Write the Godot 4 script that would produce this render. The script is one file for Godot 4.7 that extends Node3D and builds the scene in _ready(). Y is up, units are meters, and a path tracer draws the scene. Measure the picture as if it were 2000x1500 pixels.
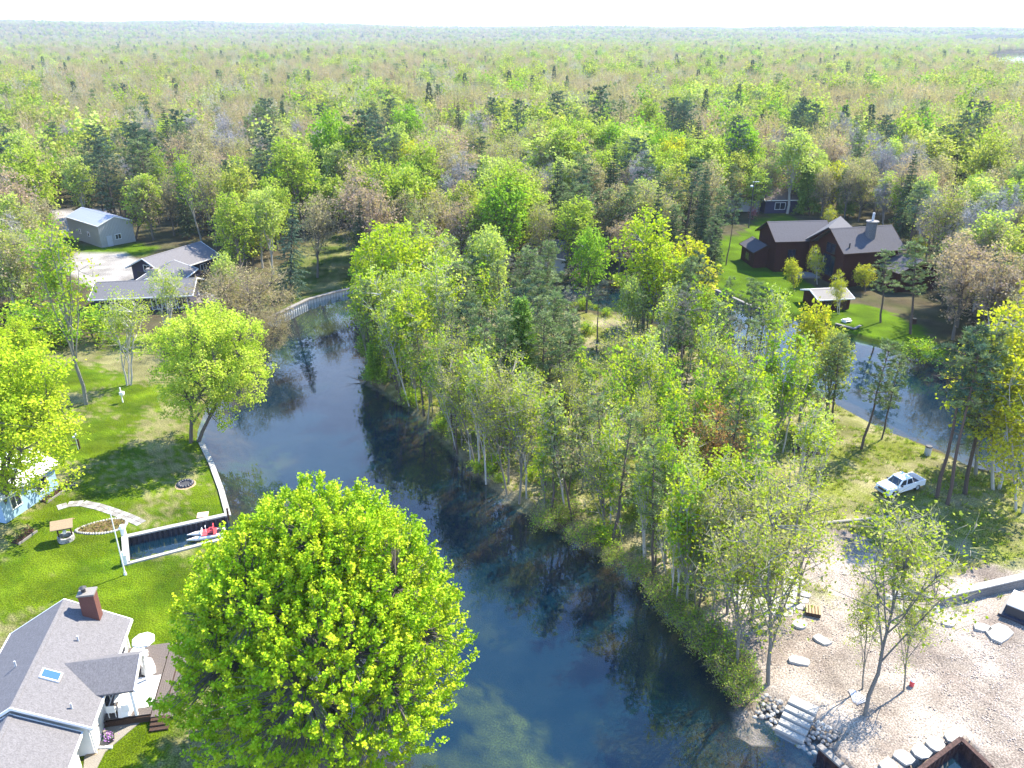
extends Node3D
# A drone view over a lagoon, its yards, a wooded peninsula and the spring forest behind.

var rng := RandomNumberGenerator.new()
var noise := FastNoiseLite.new()
var noise2 := FastNoiseLite.new()
var M := {}
var protos := {}
var taken := {}
var water_polys: Array = []
var seg_cells := {}
var clear_polys: Array = []


class MB:
	var v := PackedVector3Array()
	var c := PackedColorArray()
	var col := Color.WHITE

	func tri(p: Vector3, q: Vector3, r: Vector3) -> void:
		v.push_back(p); v.push_back(q); v.push_back(r)
		c.push_back(col); c.push_back(col); c.push_back(col)

	func quad(p: Vector3, q: Vector3, r: Vector3, s: Vector3) -> void:
		tri(p, q, r)
		tri(p, r, s)

	# a slab whose top is the quad p q r s, t thick along n
	func slab(p: Vector3, q: Vector3, r: Vector3, s: Vector3, down: Vector3) -> void:
		var a := p + down; var b := q + down; var d := r + down; var e := s + down
		quad(p, q, r, s); quad(e, d, b, a)
		quad(p, a, b, q); quad(q, b, d, r); quad(r, d, e, s); quad(s, e, a, p)

	func box(at: Vector3, size: Vector3, turn := 0.0) -> void:
		var b := Basis(Vector3.UP, turn)
		var x := b.x * size.x * 0.5; var y := Vector3(0, size.y, 0); var z := b.z * size.z * 0.5
		slab(at - x - z + y, at + x - z + y, at + x + z + y, at - x + z + y, -y)

	func tube(p: Vector3, q: Vector3, r0: float, r1: float, n: int) -> void:
		var d := (q - p).normalized()
		var u := d.cross(Vector3(0.31, 0.2, 0.93)).normalized()
		var w := d.cross(u)
		for k in n:
			var a := TAU * k / n; var b := TAU * (k + 1) / n
			var e := u * cos(a) + w * sin(a); var f := u * cos(b) + w * sin(b)
			quad(p + e * r0, p + f * r0, q + f * r1, q + e * r1)

	func disc(p: Vector3, r: float, n: int, up := Vector3.UP) -> void:
		var u := up.cross(Vector3(0.31, 0.2, 0.93)).normalized()
		var w := up.cross(u)
		for k in n:
			var a := TAU * k / n; var b := TAU * (k + 1) / n
			tri(p, p + (u * cos(b) + w * sin(b)) * r, p + (u * cos(a) + w * sin(a)) * r)

	# flat-topped prism over an outline
	func prism(pts: PackedVector2Array, y0: float, y1: float) -> void:
		var ix := Geometry2D.triangulate_polygon(pts)
		for k in range(0, ix.size(), 3):
			var p := pts[ix[k]]; var q := pts[ix[k + 1]]; var r := pts[ix[k + 2]]
			tri(Vector3(p.x, y1, p.y), Vector3(q.x, y1, q.y), Vector3(r.x, y1, r.y))
			tri(Vector3(p.x, y0, p.y), Vector3(r.x, y0, r.y), Vector3(q.x, y0, q.y))
		for k in pts.size():
			var p := pts[k]; var q := pts[(k + 1) % pts.size()]
			quad(Vector3(p.x, y0, p.y), Vector3(q.x, y0, q.y), Vector3(q.x, y1, q.y), Vector3(p.x, y1, p.y))

	func mesh(m: Material) -> ArrayMesh:
		var a := []
		a.resize(Mesh.ARRAY_MAX)
		a[Mesh.ARRAY_VERTEX] = v
		a[Mesh.ARRAY_COLOR] = c
		var out := ArrayMesh.new()
		out.add_surface_from_arrays(Mesh.PRIMITIVE_TRIANGLES, a)
		out.surface_set_material(0, m)
		return out


func poly(a: Array) -> PackedVector2Array:
	var out := PackedVector2Array()
	for k in range(0, a.size(), 2):
		out.push_back(Vector2(a[k], a[k + 1]))
	return out


func lin(r: float, g: float, b: float) -> Color:
	return Color(r, g, b).linear_to_srgb()


func numbered(called: String) -> String:
	var n: int = taken.get(called, -1) + 1
	taken[called] = n
	return called if n == 0 else "%s_%03d" % [called, n]


func tag(o: Node, label: String, category: String, group := "", kind := "") -> void:
	if label: o.set_meta("label", label)
	if category: o.set_meta("category", category)
	if group: o.set_meta("group", group)
	if kind: o.set_meta("kind", kind)


func thing(called: String, label: String, category: String, at := Vector3.ZERO, turn := 0.0, group := "") -> Node3D:
	var o := Node3D.new()
	o.name = numbered(called)
	add_child(o)
	o.position = at
	o.rotation.y = turn
	tag(o, label, category, group)
	return o


func part(called: String, m: Mesh, parent: Node, at := Vector3.ZERO, mat: Material = null) -> MeshInstance3D:
	var o := MeshInstance3D.new()
	o.name = called
	o.mesh = m
	if mat: o.material_override = mat
	o.position = at
	parent.add_child(o, true)
	return o


func single(called: String, m: Mesh, label: String, category: String, at := Vector3.ZERO, turn := 0.0, group := "") -> MeshInstance3D:
	var o := MeshInstance3D.new()
	o.name = numbered(called)
	o.mesh = m
	add_child(o)
	o.position = at
	o.rotation.y = turn
	tag(o, label, category, group)
	return o


func structure(called: String, m: Mesh) -> MeshInstance3D:
	var o := MeshInstance3D.new()
	o.name = numbered(called)
	o.mesh = m
	add_child(o)
	o.set_meta("kind", "structure")
	return o


func bxm(size: Vector3, m: Material) -> ArrayMesh:
	var b := MB.new()
	b.box(Vector3.ZERO, size)
	return b.mesh(m)


func cyl(r0: float, r1: float, h: float, m: Material, n := 16) -> CylinderMesh:
	var k := CylinderMesh.new()
	k.bottom_radius = r0
	k.top_radius = r1
	k.height = h
	k.radial_segments = n
	k.rings = 1
	k.material = m
	return k


func noise_tex(freq: float, lo: Color, hi: Color, seed_ := 1, size := 512, octaves := 4, type := FastNoiseLite.TYPE_SIMPLEX_SMOOTH) -> NoiseTexture2D:
	var n := FastNoiseLite.new()
	n.noise_type = type
	n.frequency = freq
	n.seed = seed_
	n.fractal_octaves = octaves
	var t := NoiseTexture2D.new()
	t.width = size
	t.height = size
	t.seamless = true
	t.noise = n
	var g := Gradient.new()
	g.set_color(0, lo)
	g.set_color(1, hi)
	t.color_ramp = g
	return t


func mat(called: String, c: Color, rough := 0.85, spec := 0.3) -> StandardMaterial3D:
	var m := StandardMaterial3D.new()
	m.resource_name = called
	m.albedo_color = c
	m.roughness = rough
	m.metallic_specular = spec
	m.cull_mode = BaseMaterial3D.CULL_DISABLED
	M[called] = m
	return m


# a surface with fine grain and coarse patches, mapped in world metres
func grainy(called: String, c: Color, tex: Texture2D, scale := 0.5, rough := 0.9, bump := 0.0) -> StandardMaterial3D:
	var m := mat(called, c, rough, 0.25)
	m.albedo_texture = tex
	m.uv1_triplanar = true
	m.uv1_world_triplanar = true
	m.uv1_scale = Vector3.ONE * scale
	if bump > 0.0:
		m.heightmap_enabled = true
		m.heightmap_texture = tex
		m.heightmap_scale = bump
	return m


func leaf_mat(called: String, back: Color, share: float) -> StandardMaterial3D:
	var m := mat(called, Color.WHITE, 0.6, 0.3)
	m.vertex_color_use_as_albedo = true
	m.backlight_enabled = true
	m.backlight = (back * share).linear_to_srgb()
	return m


func _ready() -> void:
	rng.seed = 4711
	noise.seed = 3
	noise.frequency = 0.05
	noise2.seed = 9
	noise2.frequency = 0.35
	set_view()
	set_materials()
	set_polygons()
	make_ground()
	make_buildings()
	for c in get_children():
		if c is Node3D and c.has_meta("category"): flatten(c)
	make_yards()
	make_sand_lot()
	make_protos()
	plant_known()
	plant_forest()


func set_view() -> void:
	var cam := Camera3D.new()
	cam.name = "camera"
	add_child(cam)
	cam.position = Vector3(0, 40, 0)
	cam.rotation_degrees = Vector3(-24.1, 0, 0)
	cam.fov = 52.0
	cam.near = 0.5
	cam.far = 12000
	cam.current = true

	var e := Environment.new()
	var s := ProceduralSkyMaterial.new()
	s.sky_top_color = lin(0.085, 0.25, 0.64)
	s.sky_horizon_color = lin(0.75, 0.86, 0.97)
	s.sky_curve = 0.28
	s.ground_bottom_color = lin(0.10, 0.12, 0.06)
	s.ground_horizon_color = lin(0.55, 0.62, 0.65)
	s.sun_angle_max = 12.0
	var cn := FastNoiseLite.new()
	cn.seed = 21
	cn.frequency = 0.006
	cn.fractal_octaves = 5
	cn.domain_warp_enabled = true
	cn.domain_warp_amplitude = 60.0
	var ct := NoiseTexture2D.new()
	ct.width = 1024
	ct.height = 512
	ct.seamless = true
	ct.noise = cn
	var cg := Gradient.new()
	cg.offsets = PackedFloat32Array([0.0, 0.48, 0.85, 1.0])
	cg.colors = PackedColorArray([Color(0, 0, 0, 0), Color(0, 0, 0, 0), Color(0.75, 0.78, 0.82, 0.6), Color(0.85, 0.87, 0.9, 0.8)])
	ct.color_ramp = cg
	s.sky_cover = ct
	s.sky_cover_modulate = Color(1, 1, 1, 0.22)
	var sky := Sky.new()
	sky.sky_material = s
	e.background_mode = Environment.BG_SKY
	e.sky = sky
	e.background_energy_multiplier = 1.0
	e.tonemap_mode = Environment.TONE_MAPPER_LINEAR
	e.tonemap_exposure = 3.5
	e.ssao_enabled = true
	e.ssil_enabled = true
	e.sdfgi_enabled = true
	e.fog_enabled = true
	e.fog_density = 0.00010
	e.fog_light_color = Color(0.84, 0.91, 1.0)
	var w := WorldEnvironment.new()
	w.name = "environment"
	w.environment = e
	add_child(w)

	var sun := DirectionalLight3D.new()
	sun.name = "sun"
	add_child(sun)
	var az := deg_to_rad(142.0)
	var el := deg_to_rad(50.0)
	var d := Vector3(cos(az) * cos(el), -sin(el), sin(az) * cos(el))
	sun.look_at_from_position(Vector3.ZERO, d, Vector3.UP)
	sun.light_energy = 1.5
	sun.light_color = Color(1.0, 0.96, 0.88)
	sun.light_angular_distance = 0.5
	sun.shadow_enabled = true


func set_materials() -> void:
	var fine := noise_tex(0.045, Color(0.45, 0.45, 0.45), Color(1, 1, 1), 5, 1024, 6)
	var coarse := noise_tex(0.012, Color(0.70, 0.70, 0.70), Color(1, 1, 1), 8, 512, 4)
	var gm := mat("ground", Color.WHITE, 0.95, 0.15)
	gm.vertex_color_use_as_albedo = true
	gm.albedo_texture = fine
	gm.uv1_triplanar = true
	gm.uv1_world_triplanar = true
	gm.uv1_scale = Vector3.ONE * 0.13
	gm.heightmap_enabled = true
	gm.heightmap_texture = fine
	gm.heightmap_scale = 7.0
	gm.detail_enabled = true
	gm.detail_albedo = coarse
	gm.detail_blend_mode = BaseMaterial3D.BLEND_MODE_MUL
	gm.detail_uv_layer = BaseMaterial3D.DETAIL_UV_2
	gm.uv2_triplanar = true
	gm.uv2_world_triplanar = true
	gm.uv2_scale = Vector3.ONE * 0.031

	var wn := FastNoiseLite.new()
	wn.seed = 31
	wn.frequency = 0.02
	wn.fractal_octaves = 3
	var wt := NoiseTexture2D.new()
	wt.width = 512
	wt.height = 512
	wt.seamless = true
	wt.as_normal_map = true
	wt.bump_strength = 3.0
	wt.noise = wn
	var wm := mat("water", lin(0.006, 0.055, 0.105), 0.03, 0.5)
	wm.albedo_color.a = 0.18
	wm.transparency = BaseMaterial3D.TRANSPARENCY_ALPHA
	wm.normal_enabled = true
	wm.normal_texture = wt
	wm.normal_scale = 0.035
	wm.uv1_triplanar = true
	wm.uv1_world_triplanar = true
	wm.uv1_scale = Vector3.ONE * 0.08

	var leafm := leaf_mat("leaf", Color(0.85, 1.0, 0.45), 1.0)
	leafm.roughness = 0.65
	leaf_mat("maple_leaf", Color(0.85, 1.0, 0.4), 0.6)
	leaf_mat("needle", Color(0.8, 1.0, 0.6), 0.5)
	var bk := grainy("bark", Color.WHITE, noise_tex(0.08, Color(0.6, 0.6, 0.6), Color(1, 1, 1), 12, 256), 1.2, 0.95)
	bk.vertex_color_use_as_albedo = true
	var tw := mat("twig", Color.WHITE, 0.9, 0.2)
	tw.vertex_color_use_as_albedo = true
	var sp := grainy("speckled", Color.WHITE, noise_tex(0.10, Color(0.72, 0.72, 0.72), Color(1, 1, 1), 15, 256), 0.7, 0.9, 1.5)
	sp.vertex_color_use_as_albedo = true
	var pl := mat("plain", Color.WHITE, 0.6, 0.4)
	pl.vertex_color_use_as_albedo = true
	var shingle := noise_tex(0.09, Color(0.66, 0.66, 0.66), Color(1, 1, 1), 17, 512, 3, FastNoiseLite.TYPE_VALUE)
	grainy("shingle_grey", lin(0.205, 0.198, 0.21), shingle, 0.45, 0.95, 1.0)
	grainy("shingle_dark", lin(0.125, 0.12, 0.13), shingle, 0.45, 0.95, 1.0)
	grainy("shingle_blue", lin(0.17, 0.17, 0.185), shingle, 0.45, 0.95, 1.0)
	grainy("shingle_tan", lin(0.19, 0.165, 0.16), shingle, 0.45, 0.95, 1.0)
	mat("white_paint", lin(0.75, 0.75, 0.74), 0.5, 0.4)
	mat("white_cloth", lin(0.78, 0.78, 0.77), 0.9, 0.2)
	mat("grey_paint", lin(0.40, 0.42, 0.45), 0.6, 0.4)
	mat("steel_roof", lin(0.30, 0.33, 0.42), 0.4, 0.5)
	mat("steel_wall", lin(0.33, 0.34, 0.33), 0.5, 0.4)
	mat("navy_paint", lin(0.035, 0.035, 0.075), 0.6, 0.4)
	mat("blue_paint", lin(0.27, 0.41, 0.56), 0.6, 0.4)
	mat("charcoal", lin(0.045, 0.045, 0.05), 0.6, 0.4)
	mat("rubber", lin(0.02, 0.02, 0.02), 0.8, 0.3)
	grainy("brown_siding", lin(0.085, 0.028, 0.018), noise_tex(0.05, Color(0.6, 0.6, 0.6), Color(1, 1, 1), 19, 256), 0.4, 0.7)
	grainy("brick", lin(0.26, 0.12, 0.10), noise_tex(0.15, Color(0.5, 0.5, 0.5), Color(1, 1, 1), 23, 256, 2), 0.9, 0.9, 1.0)
	grainy("fieldstone", lin(0.26, 0.26, 0.27), noise_tex(0.09, Color(0.45, 0.45, 0.45), Color(1, 1, 1), 24, 256, 2, FastNoiseLite.TYPE_CELLULAR), 0.5, 0.9, 2.0)
	grainy("concrete", lin(0.40, 0.375, 0.35), fine, 0.6, 0.9)
	grainy("pale_stone", lin(0.66, 0.64, 0.60), fine, 0.5, 0.9, 2.0)
	grainy("block_stone", lin(0.42, 0.40, 0.38), fine, 0.8, 0.9, 2.0)
	grainy("deck_wood", lin(0.16, 0.135, 0.125), noise_tex(0.05, Color(0.7, 0.7, 0.7), Color(1, 1, 1), 27, 256), 0.8, 0.8)
	grainy("dark_wood", lin(0.09, 0.055, 0.04), noise_tex(0.05, Color(0.6, 0.6, 0.6), Color(1, 1, 1), 28, 256), 0.8, 0.8)
	grainy("raw_wood", lin(0.45, 0.33, 0.20), noise_tex(0.05, Color(0.7, 0.7, 0.7), Color(1, 1, 1), 29, 256), 0.8, 0.8)
	grainy("rusty_steel", lin(0.10, 0.055, 0.05), noise_tex(0.04, Color(0.5, 0.5, 0.5), Color(1, 1, 1), 33, 256), 0.5, 0.7)
	mat("dark_steel", lin(0.03, 0.03, 0.045), 0.5, 0.5)
	mat("red_paint", lin(0.55, 0.06, 0.07), 0.45, 0.5)
	mat("pink_slab", lin(0.55, 0.36, 0.30), 0.9, 0.2)
	var tr := mat("truck_paint", lin(0.74, 0.76, 0.78), 0.3, 0.5)
	tr.clearcoat_enabled = true
	tr.clearcoat = 0.6
	mat("purple", lin(0.30, 0.12, 0.42), 0.8, 0.2)
	var gl := mat("window_glass", lin(0.02, 0.03, 0.05), 0.05, 0.5)
	gl.albedo_color.a = 0.75
	gl.transparency = BaseMaterial3D.TRANSPARENCY_ALPHA
	var sk := mat("skylight_glass", lin(0.04, 0.10, 0.26), 0.08, 0.5)
	sk.metallic_specular = 0.6


var shore := []          # [a, b, hard] of every shoreline segment
var lawn_left: PackedVector2Array
var lawn_right: PackedVector2Array
var lawn_far: PackedVector2Array
var sand_lot: PackedVector2Array
var meadow: PackedVector2Array
var drive: PackedVector2Array
var road: PackedVector2Array
var shed_lawn: PackedVector2Array
var gravel_bed: PackedVector2Array
var lagoon: PackedVector2Array
var peninsula: PackedVector2Array


func set_polygons() -> void:
	lagoon = poly([0.84, -17.47, -5.35, -27.18, -8.84, -33.45, -11.64, -38.12, -15.81, -44.78, -20.31, -51.24, -23.31, -55.64, -24.12, -56.68, -31.42, -52.69, -33.08, -55.94, -25.39, -59.34, -25.61, -59.99, -27.72, -64.32, -30.57, -69.69, -33.00, -73.71, -34.02, -77.01, -35.03, -82.15, -35.99, -89.42, -37.43, -97.83, -38.72, -106.61, -37.67, -111.64, -35.69, -115.14, -33.07, -121.41, -29.30, -125.19, -25.82, -128.60, -22.88, -130.37, -17.74, -131.57, -8.87, -131.57, 0.00, -130.37, 5.25, -129.48, 11.30, -128.60, 17.49, -129.48, 24.84, -131.57, 30.16, -131.57, 34.37, -126.88, 37.63, -119.34, 40.98, -114.90, 44.59, -111.64, 46.74, -108.10, 47.63, -105.57, 50.48, -102.75, 52.13, -100.81, 54.52, -98.38, 56.63, -95.70, 57.99, -93.13, 60.27, -87.88, 64.13, -82.15, 69.64, -72.37, 58.84, -56.09, 53.65, -62.10, 50.20, -66.68, 46.40, -68.97, 45.26, -71.82, 43.27, -74.40, 41.41, -76.40, 40.00, -79.77, 38.52, -83.52, 36.41, -87.88, 32.32, -91.00, 29.21, -93.97, 27.00, -98.75, 26.16, -104.55, 22.74, -109.84, 17.53, -116.35, 9.67, -117.83, 0.00, -118.83, -8.15, -119.34, -16.29, -119.34, -21.50, -118.83, -22.34, -112.78, -20.42, -101.58, -18.95, -90.68, -14.71, -85.37, -11.84, -81.88, -8.34, -75.80, -5.20, -69.69, -1.94, -63.87, 1.39, -60.40, 4.46, -57.22, 7.71, -54.28, 10.10, -51.56, 11.42, -48.44, 12.62, -45.59, 14.36, -43.38, 15.17, -41.27, 15.35, -39.34, 14.10, -37.62, 14.21, -35.80, 15.18, -35.18, 16.54, -36.00, 17.00, -36.55, 17.89, -35.38, 18.73, -34.69, 19.57, -33.24, 21.38, -29.50, 17.65, -24.59, 13.98, -18.33])
	add_water(lagoon, [[6, 14], [19, 24], [34, 36], [92, 94]])
	add_water(poly([24.52, -33.24, 27.43, -34.99, 27.68, -33.24, 27.84, -29.50, 23.54, -27.18]), [[0, 4]])
	add_water(poly([98.92, -198.00, 105.60, -204.50, 117.41, -212.12, 128.81, -218.00, 143.70, -221.83, 164.69, -223.40, 156.51, -211.41, 134.12, -205.85, 117.11, -194.27, 99.95, -172.40, 84.20, -143.31, 78.65, -139.87, 82.24, -150.68, 94.31, -172.40, 96.58, -185.51]), [])
	add_water(poly([629.22, -1173.28, 1026.50, -1783.69, 1405.17, -1876.12, 1710.84, -1783.69, 746.02, -767.69, 559.51, -767.69, 500.91, -861.24]), [])
	add_water(poly([1491.02, -2937.59, 1951.86, -3677.18, 3508.96, -3677.18, 2598.58, -2718.51, 1542.91, -2718.51]), [])
	lawn_left = poly([-124.48, -105.79, -68.25, -104.75, -60.69, -102.72, -51.25, -105.79, -40.36, -101.73, -38.04, -104.75, -36.78, -96.12, -35.36, -87.86, -33.20, -75.66, -32.50, -72.64, -25.16, -58.94, -22.90, -54.67, -15.53, -44.00, -8.68, -32.86, -2.34, -21.89, -44.51, -21.89, -97.62, -68.98])
	lawn_right = poly([41.37, -160.22, 49.30, -167.00, 56.93, -182.26, 64.64, -187.92, 65.43, -160.22, 50.44, -134.18, 52.19, -119.81, 57.62, -117.25, 59.59, -107.92, 57.58, -92.66, 54.24, -96.66, 46.96, -104.13, 44.69, -107.92, 37.25, -118.26, 34.04, -125.78])
	lawn_far = poly([-42.21, -160.22, -34.40, -169.38, -25.50, -128.08, -32.74, -120.33, -35.81, -113.60, -38.08, -105.79, -42.41, -117.25])
	shed_lawn = poly([-91.81, -160.22, -81.24, -153.51, -77.03, -160.22, -69.21, -153.91, -69.98, -146.17, -77.74, -150.34, -84.52, -149.95, -89.61, -155.96])
	drive = poly([-85.91, -146.91, -84.91, -150.73, -77.92, -150.73, -69.02, -145.07, -65.80, -140.81, -65.25, -132.61, -67.43, -128.08, -71.61, -128.67, -78.28, -135.78, -87.45, -144.34])
	road = poly([-99.19, -160.22, -105.36, -174.33, -109.73, -189.68, -116.37, -200.26, -113.82, -201.58, -105.16, -190.87, -98.26, -200.26, -94.57, -192.08, -99.63, -182.26, -92.57, -163.77, -94.87, -158.07])
	sand_lot = poly([12.66, -45.17, 15.40, -47.30, 17.50, -50.98, 21.15, -53.68, 25.45, -55.10, 27.13, -57.36, 29.78, -56.21, 31.22, -51.64, 34.27, -50.34, 42.09, -53.33, 52.29, -55.84, 55.64, -41.01, 33.80, -18.01, 13.73, -18.01, 19.23, -32.65, 17.58, -34.76, 16.43, -35.45, 14.84, -34.31, 13.73, -34.98, 13.60, -36.96, 14.97, -38.96, 14.11, -42.62])
	meadow = poly([26.32, -96.12, 31.52, -88.63, 37.59, -81.38, 42.30, -72.64, 45.37, -67.36, 52.54, -60.76, 56.75, -46.16, 54.98, -53.68, 42.09, -53.33, 34.27, -50.34, 31.22, -51.64, 29.78, -56.21, 27.13, -57.36, 28.77, -68.98, 27.32, -74.48, 28.78, -83.45])
	gravel_bed = poly([-25.59, -35.64, -25.58, -36.63, -22.88, -36.72, -23.74, -35.06, -24.31, -33.94, -24.25, -32.86, -24.03, -31.50, -24.47, -31.50, -25.35, -33.58])
	peninsula = poly([-20.97, -115.77, 0.00, -115.77, 17.10, -113.36, 25.58, -102.12, 31.52, -88.63, 37.59, -81.38, 28.77, -68.98, 27.13, -57.36, 21.15, -53.68, 14.17, -42.87, 9.97, -50.98, 1.38, -59.75, -8.25, -75.06, -18.42, -89.41, -21.60, -110.13])
	var navy_yard := poly([-90.04, -156.80, -79.14, -160.22, -62.26, -160.22, -50.44, -134.18, -42.41, -117.25, -39.66, -101.73, -66.56, -101.73, -77.81, -128.08])
	var brown_yard := poly([50.12, -174.33, 60.98, -187.92, 74.88, -179.54, 84.29, -174.33, 65.71, -128.08, 57.58, -92.66, 46.47, -104.75, 33.90, -125.22, 41.16, -160.22])
	clear_polys = [navy_yard, brown_yard, lawn_left, lawn_right, lawn_far, shed_lawn, drive, road, sand_lot, meadow]
	for s in shore.size():
		var a: Vector2 = shore[s][0]
		var b: Vector2 = shore[s][1]
		var n := int(ceil(a.distance_to(b) / 3.0))
		for k in n + 1:
			var p: Vector2 = a.lerp(b, float(k) / n)
			var c := Vector2i(floori(p.x / 6.0), floori(p.y / 6.0))
			for dx in [-1, 0, 1]:
				for dy in [-1, 0, 1]:
					var key := c + Vector2i(dx, dy)
					if not seg_cells.has(key): seg_cells[key] = {}
					seg_cells[key][s] = true


func add_water(p: PackedVector2Array, hard: Array) -> void:
	water_polys.push_back(p)
	for k in p.size():
		var h := false
		for r in hard:
			if k >= r[0] and k < r[1]: h = true
		shore.push_back([p[k], p[(k + 1) % p.size()], h])


func in_water(p: Vector2) -> bool:
	for w in water_polys:
		if Geometry2D.is_point_in_polygon(p, w): return true
	return false


# (distance to the shore, hard edge): positive on land
func shore_at(p: Vector2) -> Vector2:
	var best := 6.0
	var hard := 0.0
	var key := Vector2i(floori(p.x / 6.0), floori(p.y / 6.0))
	if seg_cells.has(key):
		for s in seg_cells[key]:
			var q := Geometry2D.get_closest_point_to_segment(p, shore[s][0], shore[s][1])
			var d := p.distance_to(q)
			if d < best:
				best = d
				hard = 1.0 if shore[s][2] else 0.0
	return Vector2(-best if in_water(p) else best, hard)


func base_height(x: float, z: float) -> float:
	var d := Vector2(x, z).length()
	var y := 0.7
	if d > 150.0:
		y += smoothstep(150.0, 600.0, d) * (1.5 + 2.0 * noise.get_noise_2d(x * 0.06, z * 0.06))
	if d > 2000.0:
		var side := clampf(0.5 - x / (d * 1.2), 0.0, 1.0)
		y += smoothstep(2300.0, 5200.0, d) * (40.0 + 50.0 * side * side + 30.0 * noise.get_noise_2d(x * 0.012, z * 0.012))
		y += smoothstep(5200.0, 8000.0, d) * (10.0 + 45.0 * noise.get_noise_2d(x * 0.01 + 50.0, z * 0.01))
	return y


func spread(step: float, near: float, grow: float, far: float) -> PackedFloat32Array:
	var out := PackedFloat32Array()
	var p := 0.0
	while p < near:
		out.push_back(p)
		p += step
	var s := step
	while p < far:
		out.push_back(p)
		s *= grow
		p += s
	out.push_back(far)
	return out


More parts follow.
